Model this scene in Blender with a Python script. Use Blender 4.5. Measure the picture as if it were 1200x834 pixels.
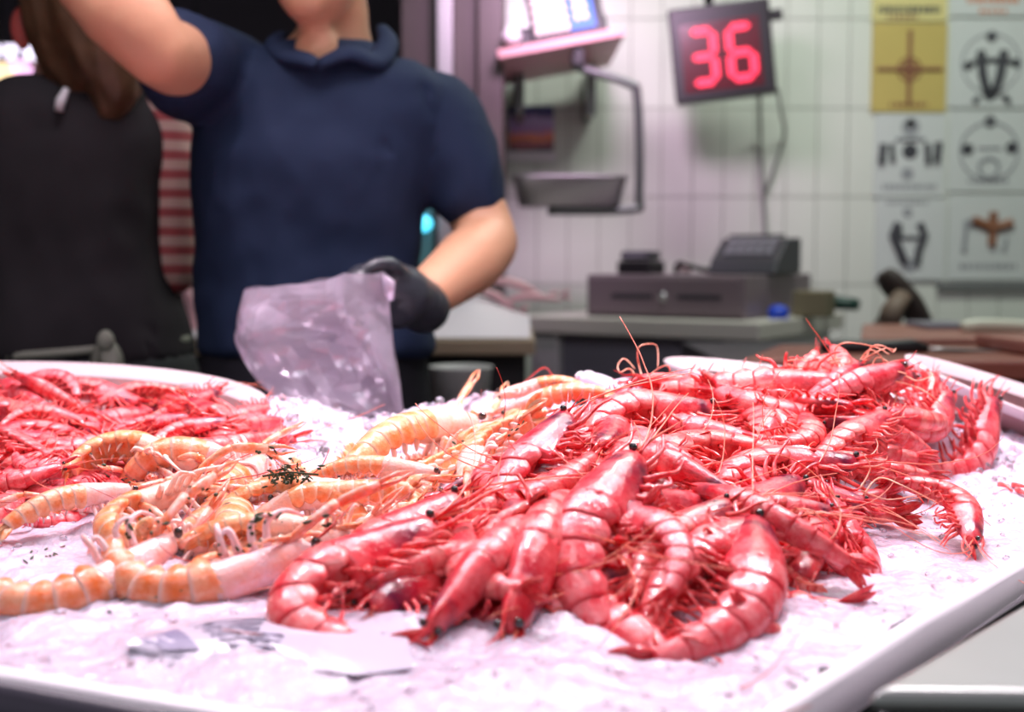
import bpy, bmesh, math, random
import numpy as np
from mathutils import Vector, Matrix, noise
for _o in list(bpy.data.objects):
    bpy.data.objects.remove(_o)
S = bpy.context.scene
C = S.collection
R = math.radians
PI = math.pi
rnd = random.Random(7)

# ---------------------------------------------------------------- camera, world, lights, exposure
CAM = Vector((0.0, 0.0, 1.10))
PITCH = R(4.47)
cd = bpy.data.cameras.new('camera'); cam = bpy.data.objects.new('camera', cd); C.objects.link(cam)
cam.location = CAM; cam.rotation_euler = (R(90) - PITCH, 0, 0)
cd.lens = 45; cd.sensor_width = 36; cd.clip_start = 0.02
cd.dof.use_dof = True; cd.dof.focus_distance = 1.02; cd.dof.aperture_fstop = 4.4; cd.dof.aperture_blades = 0
S.camera = cam
S.view_settings.view_transform = 'Standard'; S.view_settings.look = 'None'
S.view_settings.gamma = 1; S.view_settings.use_curve_mapping = False
S.view_settings.exposure = 0.18
S.cycles.use_denoising = True
S.cycles.max_bounces = 8; S.cycles.transparent_max_bounces = 16
S.cycles.sample_clamp_indirect = 6.0

w = bpy.data.worlds.new('world'); S.world = w; w.use_nodes = True
w.node_tree.nodes['Background'].inputs[0].default_value = (0.86, 0.90, 0.92, 1)
w.node_tree.nodes['Background'].inputs[1].default_value = 0.28

def area(name, loc, target, sx, sy, power, col, spread=180):
    l = bpy.data.lights.new(name, 'AREA'); l.shape = 'RECTANGLE'; l.size = sx; l.size_y = sy
    l.energy = power; l.color = col; l.spread = R(spread)
    o = bpy.data.objects.new(name, l); C.objects.link(o); o.location = loc
    o.rotation_euler = (Vector(target) - Vector(loc)).to_track_quat('-Z', 'Y').to_euler()
    return o
PINK = (1.0, 0.83, 0.93)
area('counter_lamp', (0.15, 1.60, 1.95), (0.1, 1.15, 0.9), 1.6, 0.35, 5.8, PINK, 150)
for i, x in enumerate((-0.8, -0.45, -0.1, 0.25, 0.6, 0.95)):
    area('counter_spot', (x, 1.38 + .06 * (i % 2), 1.98), (x * .85, 1.18, 0.9), 0.05, 0.05, 2.6, PINK, 100)
area('front_lamp', (0.1, 0.1, 2.5), (0.0, 1.2, 0.9), 1.2, 0.5, 3.4, (1, .80, .97), 140)
area('stall_ceiling_lamp', (0.9, 2.9, 2.9), (0.9, 3.2, 0.9), 1.2, 0.3, 28, (0.90, 1.0, 0.90))
area('side_counter_lamp', (0.16, 2.9, 2.0), (0.16, 4.1, 1.45), 0.3, 0.2, 3.6, (1.0, 0.66, 0.98), 90)
area('aisle_lamp', (-0.2, 0.9, 2.9), (-0.3, 1.95, 1.1), 0.8, 0.5, 9, (0.92, 0.96, 1.0))

# ---------------------------------------------------------------- pixel rays (1200x834) used to read positions off the photograph
FP = 1500.0
def ray(px, py):
    vx = (px - 600) / FP; vz = -(py - 417) / FP
    c, s = math.cos(PITCH), math.sin(PITCH)
    return Vector((vx, c + s * vz, -s + c * vz))
def at(px, py, Y):
    d = ray(px, py)
    return CAM + d * (Y / d.y)
def lin(r, g, b):
    f = lambda v: (v / 255 / 12.92) if v / 255 <= .04045 else ((v / 255 + .055) / 1.055) ** 2.4
    return (f(r), f(g), f(b), 1)

# ---------------------------------------------------------------- object helpers
def tag(o, label=None, cat=None, group=None, kind=None):
    if label: o['label'] = label
    if cat: o['category'] = cat
    if group: o['group'] = group
    if kind: o['kind'] = kind
    return o
def empty(name, loc=(0, 0, 0), label=None, cat=None, group=None):
    o = bpy.data.objects.new(name, None); C.objects.link(o); o.location = loc
    o.empty_display_size = .02
    return tag(o, label, cat, group)
def link(name, me, parent=None, mat=None):
    o = bpy.data.objects.new(name, me); C.objects.link(o)
    if mat is not None and not me.materials: me.materials.append(mat)
    if parent is not None: o.parent = parent
    return o

class MB:
    """collects verts, faces and uvs; build() links ONE mesh object"""
    def __init__(s): s.v = []; s.f = []; s.uv = []
    def add(s, vs, fs, uvs=None):
        b = len(s.v); s.v += [tuple(p) for p in vs]
        s.f += [tuple(i + b for i in f) for f in fs]
        s.uv += list(uvs) if uvs else [(0.5, 0.5)] * len(vs)
        return s
    def box(s, lo, hi, M=None):
        x0, y0, z0 = lo; x1, y1, z1 = hi
        vs = [Vector(p) for p in ((x0,y0,z0),(x1,y0,z0),(x1,y1,z0),(x0,y1,z0),(x0,y0,z1),(x1,y0,z1),(x1,y1,z1),(x0,y1,z1))]
        if M is not None: vs = [M @ p for p in vs]
        return s.add(vs, [(0,3,2,1),(4,5,6,7),(0,1,5,4),(1,2,6,5),(2,3,7,6),(3,0,4,7)])
    def prism(s, pts, z0, z1):
        n = len(pts)
        vs = [(x, y, z0) for x, y in pts] + [(x, y, z1) for x, y in pts]
        return s.add(vs, [tuple(range(n))[::-1], tuple(range(n, 2 * n))] + [(i, (i+1) % n, n + (i+1) % n, n + i) for i in range(n)])
    def tube(s, pts, rad, n=8, flat=1.0, up=None, cap=True):
        """round tube along pts; rad a number or a list; flat squashes it along its second axis"""
        pts = [Vector(p) for p in pts]; m = len(pts)
        rr = rad if isinstance(rad, (list, tuple)) else [rad] * m
        vs = []; uvs = []; u = Vector(up) if up else None
        for i, p in enumerate(pts):
            t = (pts[min(i+1, m-1)] - pts[max(i-1, 0)])
            t = t.normalized() if t.length > 1e-9 else Vector((0, 0, 1))
            if u is None: u = t.orthogonal()
            u = (u - t * u.dot(t))
            u = u.normalized() if u.length > 1e-6 else t.orthogonal().normalized()
            q = t.cross(u)
            for k in range(n):
                a = 2 * PI * k / n
                vs.append(p + u * (math.cos(a) * rr[i]) * flat + q * (math.sin(a) * rr[i])); uvs.append((k / n, i / max(1, m - 1)))
        fs = [(i*n+k, i*n+(k+1) % n, (i+1)*n+(k+1) % n, (i+1)*n+k) for i in range(m-1) for k in range(n)]
        if cap: fs += [tuple(range(n))[::-1], tuple(range((m-1)*n, m*n))]
        return s.add(vs, fs, uvs)
    def ball(s, c, r, n=10, m=7, M=None):
        r = r if isinstance(r, (tuple, list)) else (r, r, r); c = Vector(c)
        vs = []; 
        for i in range(m + 1):
            th = PI * i / m
            for k in range(n):
                a = 2 * PI * k / n
                p = Vector((r[0]*math.sin(th)*math.cos(a), r[1]*math.sin(th)*math.sin(a), r[2]*math.cos(th)))
                vs.append(c + (M @ p if M is not None else p))
        return s.add(vs, [(i*n+k, (i+1)*n+k, (i+1)*n+(k+1) % n, i*n+(k+1) % n) for i in range(m) for k in range(n)])
    def loft(s, rings, cap=True):
        n = len(rings[0]); m = len(rings); vs = [p for r in rings for p in r]
        fs = [(i*n+k, i*n+(k+1) % n, (i+1)*n+(k+1) % n, (i+1)*n+k) for i in range(m-1) for k in range(n)]
        if cap: fs += [tuple(range(n))[::-1], tuple(range((m-1)*n, m*n))]
        return s.add(vs, fs, [(k/n, i/max(1, m-1)) for i in range(m) for k in range(n)])
    def mesh(s, name, mat=None, smooth=True):
        me = bpy.data.meshes.new(name); me.from_pydata(s.v, [], s.f)
        if s.uv:
            l = me.uv_layers.new(name='UVMap'); idx = np.empty(len(me.loops), dtype=np.int32)
            me.loops.foreach_get('vertex_index', idx)
            l.data.foreach_set('uv', np.array(s.uv, dtype=np.float32)[idx].ravel())
        if smooth: me.polygons.foreach_set('use_smooth', [True] * len(me.polygons))
        if mat is not None: me.materials.append(mat)
        return me
    def build(s, name, mat=None, parent=None, smooth=True, bevel=0, seg=2):
        o = link(name, s.mesh(name, mat, smooth), parent)
        if bevel:
            b = o.modifiers.new('bevel', 'BEVEL'); b.width = bevel; b.segments = seg; b.limit_method = 'ANGLE'; b.angle_limit = R(40)
            if smooth:
                o.data.polygons.foreach_set('use_smooth', [False] * len(o.data.polygons))
        return o

# ---------------------------------------------------------------- material helper
MATS = {}
def mat(name, col=(0.5, 0.5, 0.5), rough=0.5, metal=0, spec=0.5, coat=0, trans=0, sss=0, sssr=0.004, emit=None, es=0, bump=0, bscale=40, var=0, vscale=8, bdet=4):
    m = bpy.data.materials.new(name); m.use_nodes = True; nt = m.node_tree; N = nt.nodes; L = nt.links
    b = N['Principled BSDF']
    col = tuple(col)[:3] + (1,)
    b.inputs['Base Color'].default_value = col; b.inputs['Roughness'].default_value = rough
    b.inputs['Metallic'].default_value = metal; b.inputs['Specular IOR Level'].default_value = spec
    b.inputs['Coat Weight'].default_value = coat; b.inputs['Coat Roughness'].default_value = 0.08
    b.inputs['Transmission Weight'].default_value = trans
    if sss:
        b.inputs['Subsurface Weight'].default_value = sss; b.inputs['Subsurface Radius'].default_value = (1, .5, .5); b.inputs['Subsurface Scale'].default_value = sssr
    if emit: b.inputs['Emission Color'].default_value = tuple(emit)[:3] + (1,); b.inputs['Emission Strength'].default_value = es
    if bump or var:
        tc = N.new('ShaderNodeTexCoord')
    if bump:
        n = N.new('ShaderNodeTexNoise'); n.inputs['Scale'].default_value = bscale; n.inputs['Detail'].default_value = bdet
        L.new(tc.outputs['Object'], n.inputs['Vector'])
        bp = N.new('ShaderNodeBump'); bp.inputs['Strength'].default_value = bump; bp.inputs['Distance'].default_value = 0.01
        L.new(n.outputs['Fac'], bp.inputs['Height']); L.new(bp.outputs['Normal'], b.inputs['Normal'])
    if var:
        n = N.new('ShaderNodeTexNoise'); n.inputs['Scale'].default_value = vscale; n.inputs['Detail'].default_value = 5
        L.new(tc.outputs['Object'], n.inputs['Vector'])
        mx = N.new('ShaderNodeMix'); mx.data_type = 'RGBA'; mx.blend_type = 'MIX'
        mx.inputs[6].default_value = tuple(c * (1 - var) for c in col[:3]) + (1,)
        mx.inputs[7].default_value = tuple(min(1, c * (1 + var)) for c in col[:3]) + (1,)
        L.new(n.outputs['Fac'], mx.inputs[0]); L.new(mx.outputs[2], b.inputs['Base Color'])
    MATS[name] = m
    return m
# ================================================================ THE STALL: surfaces the seafood lies on
def shepard(pts, p=3.0):
    A = np.array(pts)
    def f(x, y):
        d = np.hypot(A[:, 0] - x, A[:, 1] - y) + .02
        w_ = 1 / d ** p
        return float((w_ * A[:, 2]).sum() / w_.sum())
    return f
def ctrl(lst):
    return [tuple(at(px, py, d)) for px, py, d in lst]
ice_pts = ctrl([(0,795,.65),(240,834,.604),(1200,665,.884),(920,834,.604),(60,722,.75),(40,665,.85),(800,775,.69),(1040,665,.9),(1105,615,1.03),
    (1150,562,1.2),(1195,520,1.38),(450,487,1.40),(330,520,1.25),(310,482,1.42),(600,478,1.42),(380,560,1.12),(560,760,.69),(300,740,.715),(500,700,.78),
    (150,600,1.0),(150,540,1.22),(60,480,1.45),(-100,620,1.0),(-100,740,.75),(700,640,.85),(900,560,1.15),(1100,500,1.42),(1000,700,.80),(800,500,1.42)])
ice_base = shepard(ice_pts)
pile_pts = []
for px, py, d in [(990,418,1.26),(1090,440,1.30),(900,464,1.20),(760,450,1.28),(840,474,1.18),(720,520,1.02),(650,600,.86),(820,600,.88),(560,640,.81),(900,520,1.06),(980,520,1.08),
                  (640,540,.98),(1030,480,1.18),(720,468,1.26),(480,680,.77),(400,690,.765),(760,680,.76),(860,680,.77),(700,590,.88),(960,590,.95),(930,560,1.0),(800,560,.95),(560,585,.92),(1000,560,1.04)]:
    p = at(px, py, d); pile_pts.append((p.x, p.y, p.z - ice_base(p.x, p.y)))
for px, py, d in [(620,450,1.40),(680,455,1.38),(590,490,1.25),(500,510,1.2),(430,560,1.08),(340,590,1.02),(250,620,.93),(130,590,1.02),(130,540,1.18),(230,550,1.12),(540,530,1.10),(330,640,.87),(420,615,.90),(180,640,.90),(470,560,1.04),(560,495,1.27)]:
    p = at(px, py, d); pile_pts.append((p.x, p.y, max(.012, p.z - ice_base(p.x, p.y))))
for px, py, d in [(60,455,1.40),(150,462,1.40),(60,520,1.16),(160,500,1.28),(240,490,1.36),(280,505,1.30),(30,560,1.06),(-60,480,1.3)]:
    p = at(px, py, d); pile_pts.append((p.x, p.y, max(.015, p.z - ice_base(p.x, p.y))))
for px, py, d in [(60,735,.73),(0,800,.63),(200,760,.70),(330,770,.68),(600,790,.67),(800,800,.66),(960,740,.76),(1080,680,.88),(1180,600,1.0),(1195,500,1.4),(40,665,.85),(420,490,1.38),(330,500,1.35),(500,478,1.40),(1120,560,1.16),(1180,540,1.25),(-60,700,.8),(560,834,.6),(1200,560,1.2)]:
    p = at(px, py, d); pile_pts.append((p.x, p.y, 0.0))
_pb = shepard(pile_pts, 4.0)
_ax = (-.95, 1.25); _ay = (.40, 1.80); _N = 150
_gi = np.zeros((_N, _N)); _gp = np.zeros((_N, _N))
for _i in range(_N):
    for _j in range(_N):
        _x = _ax[0] + (_ax[1] - _ax[0]) * _i / (_N - 1); _y = _ay[0] + (_ay[1] - _ay[0]) * _j / (_N - 1)
        _gi[_i, _j] = ice_base(_x, _y); _gp[_i, _j] = max(0, _pb(_x, _y))
def _grid(G):
    def f(x, y):
        u = (x - _ax[0]) / (_ax[1] - _ax[0]) * (_N - 1); v = (y - _ay[0]) / (_ay[1] - _ay[0]) * (_N - 1)
        u = min(max(u, 0), _N - 1.001); v = min(max(v, 0), _N - 1.001); i = int(u); j = int(v); u -= i; v -= j
        return G[i, j]*(1-u)*(1-v) + G[i+1, j]*u*(1-v) + G[i, j+1]*(1-u)*v + G[i+1, j+1]*u*v
    return f
ice_b = _grid(_gi); pile_b = _grid(_gp)
def ice_z(x, y):
    # crushed ice is banked up under the heap
    return ice_b(x, y) + max(0, pile_b(x, y) - .042)
def top_z(x, y): return ice_b(x, y) + pile_b(x, y)
def normal(fn, x, y, e=.03):
    return Vector((-(fn(x+e, y) - fn(x-e, y)) / (2*e), -(fn(x, y+e) - fn(x, y-e)) / (2*e), 1)).normalized()
def march(px, py, fn, y0=.5, y1=1.62):
    d = ray(px, py); Y = y0
    while Y < y1:
        p = CAM + d * (Y / d.y)
        if p.z < fn(p.x, p.y): return p
        Y += .003
    return CAM + d * (1.36 / d.y)

# the white display tray (four sided, one corner towards the camera)
TR = [(.06, .518), (.90, 1.568), (-.78, 1.50), (-.78, .868)]
def inset(P, k):
    n = len(P); out = []
    for i in range(n):
        a, b, c = Vector(P[i-1]), Vector(P[i]), Vector(P[(i+1) % n])
        d1 = (b - a).normalized(); d2 = (c - b).normalized()
        n1 = Vector((-d1.y, d1.x)); n2 = Vector((-d2.y, d2.x))
        h = (n1 + n2); h = h / h.dot(n1) if abs(h.dot(n1)) > 1e-6 else n1
        out.append(tuple(b + h * k))
    return out
m_tray = mat('tray_white', lin(236, 232, 238), .35, var=.04)
m_ice = mat('crushed_ice_white', (.60, .51, .62), .16, spec=.6, sss=.6, sssr=.02, bump=.28, bscale=210, bdet=3)
m_chip = mat('ice_chip_clear', (.97, .95, .98), .06, spec=.5, trans=.92)
m_chip.node_tree.nodes['Principled BSDF'].inputs['IOR'].default_value = 1.31
m_base = mat('stall_dark_grey', lin(56, 54, 66), .5, var=.12, vscale=60)
tray = empty('display_tray', (0, 1.1, .86), 'white four-sided display tray under the crushed ice', 'tray')
tray.location = (0, 0, 0)
mb = MB(); A_ = inset(TR, -.006); B_ = inset(TR, .014)
def rimz(p): return min(ice_b(*p), .893) + .001
def subdiv(P, n=14):
    out = []
    for i in range(len(P)):
        a = Vector(P[i]); b = Vector(P[(i+1) % len(P)])
        out += [tuple(a.lerp(b, k / n)) for k in range(n)]
    return out
SA, SB = subdiv(A_), subdiv(B_); n_ = len(SA)
rings = [[(x, y, rimz((x, y)) - .024) for x, y in SA], [(x, y, rimz((x, y)) - .001) for x, y in SA], [(x*.5+u*.5, y*.5+v*.5, rimz((x, y)) + .002) for (x, y), (u, v) in zip(SA, SB)], [(x, y, rimz((x, y)) - .006) for x, y in SB], [(x, y, rimz((x, y)) - .024) for x, y in SB]]
mb.loft(rings, cap=False); mb.build('rim', m_tray, tray)
mb = MB(); mb.add([(x, y, rimz((x, y)) - .0235) for x, y in SA], [tuple(range(n_))]); mb.build('tray_bottom', m_tray, tray)
stand = empty('stall_stand', (0, 0, 0), 'dark grey market stall stand carrying the white ice tray', 'stand')
mb = MB(); P_ = subdiv(inset(TR, .02)); 
mb.loft([[(x, y, .0) for x, y in P_], [(x, y, rimz((x, y)) - .0245) for x, y in P_]]); mb.build('front_panel', m_base, stand)
mb = MB(); P2 = subdiv([(-.786, .850), (.054, .499), (.06, .518), (-.78, .868)])
mb.loft([[(x, y, rimz((x, y)) - .05) for x, y in P2], [(x, y, rimz((x, y)) - .004) for x, y in P2]]); mb.build('edge_trim', m_base, stand)

# crushed ice: a lumpy bed and thousands of loose chips (stuff)
def inside(x, y, P):
    for i in range(len(P)):
        a = P[i]; b = P[(i+1) % len(P)]
        if (b[0]-a[0])*(y-a[1]) - (b[1]-a[1])*(x-a[0]) < 0: return False
    return True
PI_ = inset(TR, .004)
mb = MB(); NX, NY = 330, 250; idx = {}; vs = []; fs = []
x0, x1, y0, y1 = -.78, .85, .51, 1.52
def bump_ice(x, y):
    q = Vector((x * 62, y * 62, 0)); c = noise.cell(q)
    d = noise.voronoi(q)[0][0]
    l = noise.noise(Vector((x * 16, y * 16, 3))) * .006
    if y > 1.2: l += (y - 1.2) * .07 * noise.noise(Vector((x * 13, y * 13, 8))) + .022 * math.exp(-((x + .235) / .045) ** 2 - ((y - 1.40) / .06) ** 2) - .014 * math.exp(-((x + .13) / .04) ** 2 - ((y - 1.42) / .08) ** 2) + .024 * math.exp(-((x + .03) / .10) ** 2 - ((y - 1.385) / .05) ** 2)
    return l + (.45 - d) * (.0055 if y < 1.15 else .009) + noise.noise(Vector((x * 210, y * 210, 1))) * .0016
for i in range(NX):
    for j in range(NY):
        x = x0 + (x1 - x0) * i / (NX - 1); y = y0 + (y1 - y0) * j / (NY - 1)
        if inside(x, y, PI_):
            # the bank's back edge rounds off
            e = max(0, (y - 1.40) / .05)
            idx[i, j] = len(vs); vs.append((x, y, ice_z(x, y) + bump_ice(x, y) - .03 * e * e))
for (i, j) in list(idx):
    k = [(i, j), (i+1, j), (i+1, j+1), (i, j+1)]
    if all(t in idx for t in k): fs.append(tuple(idx[t] for t in k))
mb.add(vs, fs)
tag(mb.build('crushed_ice', m_ice, None), 'bed of crushed white ice filling the display tray', 'ice', kind='stuff')
mb = MB(); rr = random.Random(3)
for _ in range(5000):
    x = rr.uniform(-.7, .8); y = rr.uniform(.53, 1.46)
    if not inside(x, y, PI_) or (y < 1.0 and rr.random() < .55): continue
    r = rr.uniform(.0012, .0036) * (1 if y < 1.2 else 1.9)
    e = max(0, (y - 1.40) / .05)
    z = ice_z(x, y) + bump_ice(x, y) - .03 * e * e + r * rr.uniform(-.2, .5)
    M_ = Matrix.Rotation(rr.uniform(0, 6), 3, 'X') @ Matrix.Rotation(rr.uniform(0, 6), 3, 'Z')
    mb.ball((x, y, z), (r, r * rr.uniform(.6, 1), r * rr.uniform(.4, .8)), 5, 3, M_)
tag(mb.build('ice_chips', m_chip, None), 'loose glassy chips scattered over the crushed ice', 'ice', kind='stuff')
# ================================================================ PRAWNS AND LANGOUSTINES (prototypes; every copy shares their meshes)
def shell_mat(name, pale, deep, edge, dark=None, band=True, sss=.3, rough=.16, mottle=90):
    """wet crustacean shell: mottled colour that belongs to the shell; uv.y runs front to back of a segment, uv.x around it"""
    m = bpy.data.materials.new(name); m.use_nodes = True; nt = m.node_tree; N = nt.nodes; L = nt.links
    b = N['Principled BSDF']; b.inputs['Roughness'].default_value = rough; b.inputs['Specular IOR Level'].default_value = .38
    b.inputs['Coat Weight'].default_value = .25; b.inputs['Coat Roughness'].default_value = .05
    b.inputs['Subsurface Weight'].default_value = sss; b.inputs['Subsurface Radius'].default_value = (1, .4, .35); b.inputs['Subsurface Scale'].default_value = .006
    tc = N.new('ShaderNodeTexCoord'); uv = N.new('ShaderNodeUVMap'); uv.uv_map = 'UVMap'; sp = N.new('ShaderNodeSeparateXYZ'); L.new(uv.outputs[0], sp.inputs[0])
    oi = N.new('ShaderNodeObjectInfo'); off = N.new('ShaderNodeVectorMath'); off.operation = 'ADD'
    L.new(tc.outputs['Object'], off.inputs[0]); L.new(oi.outputs['Random'], off.inputs[1])
    def noise_(scale, det=4, rg=.55):
        n = N.new('ShaderNodeTexNoise'); n.inputs['Scale'].default_value = scale; n.inputs['Detail'].default_value = det; n.inputs['Roughness'].default_value = rg
        L.new(off.outputs[0], n.inputs['Vector']); return n.outputs['Fac']
    def ramp(src, pts):
        r = N.new('ShaderNodeValToRGB'); L.new(src, r.inputs[0]); e = r.color_ramp.elements
        e[0].position, e[0].color = pts[0][0], pts[0][1]; e[1].position, e[1].color = pts[-1][0], pts[-1][1]
        for p, c in pts[1:-1]: q = e.new(p); q.color = c
        return r.outputs['Color']
    def mix(fac, a, c, mode='MIX'):
        x = N.new('ShaderNodeMix'); x.data_type = 'RGBA'; x.blend_type = mode
        for s_, v in ((0, fac), (6, a), (7, c)):
            if hasattr(v, 'links') or hasattr(v, 'is_linked'): L.new(v, x.inputs[s_])
            else: x.inputs[s_].default_value = v
        return x.outputs[2]
    W = (1, 1, 1, 1); K = (0, 0, 0, 1)
    c = mix(ramp(noise_(mottle, 6, .68), [(.38, K), (.60, W)]), pale, deep)
    if band:
        c = mix(ramp(sp.outputs['Y'], [(0, (.5,.5,.5,1)), (.12, (.15,.15,.15,1)), (.55, K), (.80, (.18,.18,.18,1)), (.93, (.72,.72,.72,1)), (1, (.95,.95,.95,1))]), c, edge)
    if dark:
        # purple organs showing through the front of the head shell
        k = N.new('ShaderNodeMath'); k.operation = 'MULTIPLY'
        L.new(ramp(sp.outputs['Y'], [(0, (.3,.3,.3,1)), (.25, W), (.5, (.6,.6,.6,1)), (.8, K)]), k.inputs[0]); L.new(ramp(noise_(34, 2), [(.40, K), (.58, W)]), k.inputs[1])
        c = mix(k.outputs[0], c, dark)
    c = mix((1.0), c, oi.outputs['Color'], 'MULTIPLY')
    L.new(c, b.inputs['Base Color'])
    bp = N.new('ShaderNodeBump'); bp.inputs['Strength'].default_value = .22; bp.inputs['Distance'].default_value = .004
    L.new(noise_(320, 3), bp.inputs['Height']); L.new(bp.outputs['Normal'], b.inputs['Normal'])
    MATS[name] = m
    return m
p_shell = shell_mat('prawn_shell', lin(250, 156, 152), lin(236, 78, 86), lin(222, 46, 58), mottle=85)
p_head = shell_mat('prawn_head_shell', lin(246, 118, 120), lin(222, 36, 54), lin(232, 74, 82), dark=lin(98, 28, 58), mottle=60)
p_fin = shell_mat('prawn_fin', lin(240, 90, 88), lin(214, 24, 40), lin(204, 20, 38), mottle=110, sss=.1)
p_leg = shell_mat('prawn_leg', lin(248, 128, 122), lin(224, 44, 56), lin(246, 168, 160), band=False, mottle=120, sss=.1)
p_whisk = mat('prawn_whisker', lin(240, 128, 104), .35)
p_eye = mat('black_eye', (.012, .008, .008), .08, coat=1)
n_shell = shell_mat('langoustine_shell', lin(252, 188, 142), lin(240, 126, 58), lin(252, 216, 192), mottle=55, sss=.3)
n_head = shell_mat('langoustine_head_shell', lin(252, 228, 224), lin(248, 184, 160), lin(250, 206, 192), mottle=40, sss=.35)
n_leg = shell_mat('langoustine_leg', lin(253, 236, 232), lin(250, 208, 194), lin(250, 210, 200), band=False, mottle=80, sss=.3)
n_claw = shell_mat('langoustine_claw', lin(250, 214, 196), lin(246, 146, 96), lin(252, 220, 210), band=False, mottle=60, sss=.25)
n_whisk = mat('langoustine_whisker', lin(196, 62, 56), .35)
n_eye = mat('brown_eye', lin(48, 22, 18), .08, coat=1)

class Spine:
    """sagittal curve in local xz, head to tail; L total length, curl in degrees"""
    def __init__(s, L, curl, seed=0, hs=.36, wave=0):
        s.L = L; n = 120; th = 0; p = Vector((0, 0, 0)); s.P = []; s.T = []; s.hs = hs
        rr = random.Random(seed); c = R(curl)
        for i in range(n + 1):
            u = i / n
            k = 0
            if u > hs - .03:
                q = (u - hs + .03) / (1 - hs + .03)
                k = c * (math.sin(PI * min(1, q * 1.02)) ** .8) * .84 / (1 - hs + .03) * (1.18 if q < .6 else .9)
            else: k = R(8) * (1 - u / hs)
            th += k / n
            s.P.append(p.copy()); t = Vector((math.cos(th), 0, -math.sin(th))); s.T.append(t); p = p + t * (L / n)
        a, b = s.P[0], s.P[int(n * .95)]
        ch = b - a; s.ang = math.atan2(ch.z, ch.x) if curl < 175 else 0.0
        Mx = Matrix.Rotation(s.ang, 3, 'Y')
        mid = (a + b) / 2
        s.P = [Mx @ (q - mid) for q in s.P]; s.T = [Mx @ t for t in s.T]; s.n = n
    def at(s, u):
        u = min(max(u, 0), 1) * s.n; i = min(int(u), s.n - 1); f = u - i
        t = s.T[i].lerp(s.T[min(i+1, s.n)], f).normalized()
        return s.P[i].lerp(s.P[min(i+1, s.n)], f), t, Vector((-t.z, 0, t.x))   # point, tangent(to tail), dorsal
YV = Vector((0, 1, 0))
def seg_rings(sp, u0, u1, h, w_, n=16, m=7, flare=.03, pleura=.35, lip=True, flatb=.75, first=False):
    rings = []
    for i in range(m + 1):
        v = i / m
        u = u0 + (u1 - u0) * v; p, t, d = sp.at(u)
        k = (.985 + (flare + .0) * min(1, v * 2.0)) if not first else 1 + flare * v
        H = h(u) * k; Wd = w_(u) * k
        if lip and i == m: H *= .992; Wd *= .992
        ring = []
        for q in range(n):
            a = 2 * PI * q / n; ca, sa = math.cos(a), math.sin(a)
            z = H * (ca if ca > 0 else ca * flatb); y = Wd * math.copysign(abs(sa) ** .9, sa)
            if ca < -.15 and abs(sa) > .45:      # side flap of the segment
                z -= H * pleura * math.sin(PI * min(1, v * .95 + .04)) * abs(sa); y *= 1.03
            if ca < -.8: z *= .86
            ring.append(p + d * z + YV * y)
        rings.append(ring)
    return rings
def leaf(mb, base, tip, wd, nrm, th=.0006, n=6, curve=0.0):
    """a flat tapered blade with thickness"""
    base = Vector(base); tip = Vector(tip); ax = tip - base; nrm = Vector(nrm).normalized(); side = ax.cross(nrm).normalized()
    rings = []
    for i in range(n + 1):
        v = i / n; wv = wd * (math.sin(PI * min(1, .16 + .80 * v)) ** .8) if v < .999 else wd * .06
        c = base + ax * v + nrm * (curve * ax.length * math.sin(PI * v))
        tk = th * (1.3 - v)
        rings.append([c + side * wv, c + nrm * tk + side * wv * .3, c + nrm * tk - side * wv * .3, c - side * wv, c - nrm * tk])
    mb.loft(rings)
def limb(mb, pts, r0, r1, n=6, flat=1):
    m = len(pts); mb.tube(pts, [r0 + (r1 - r0) * i / (m - 1) for i in range(m)], n, flat)
def smooth_path(pts, k=4):
    pts = [Vector(p) for p in pts]; out = []
    for i in range(len(pts) - 1):
        a = pts[max(0, i-1)]; b = pts[i]; c = pts[i+1]; d = pts[min(len(pts)-1, i+2)]
        for j in range(k):
            t = j / k
            out.append(.5 * ((2*b) + (c-a)*t + (2*a-5*b+4*c-d)*t*t + (3*b-a-3*c+d)*t**3))
    return out + [pts[-1]]

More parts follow.
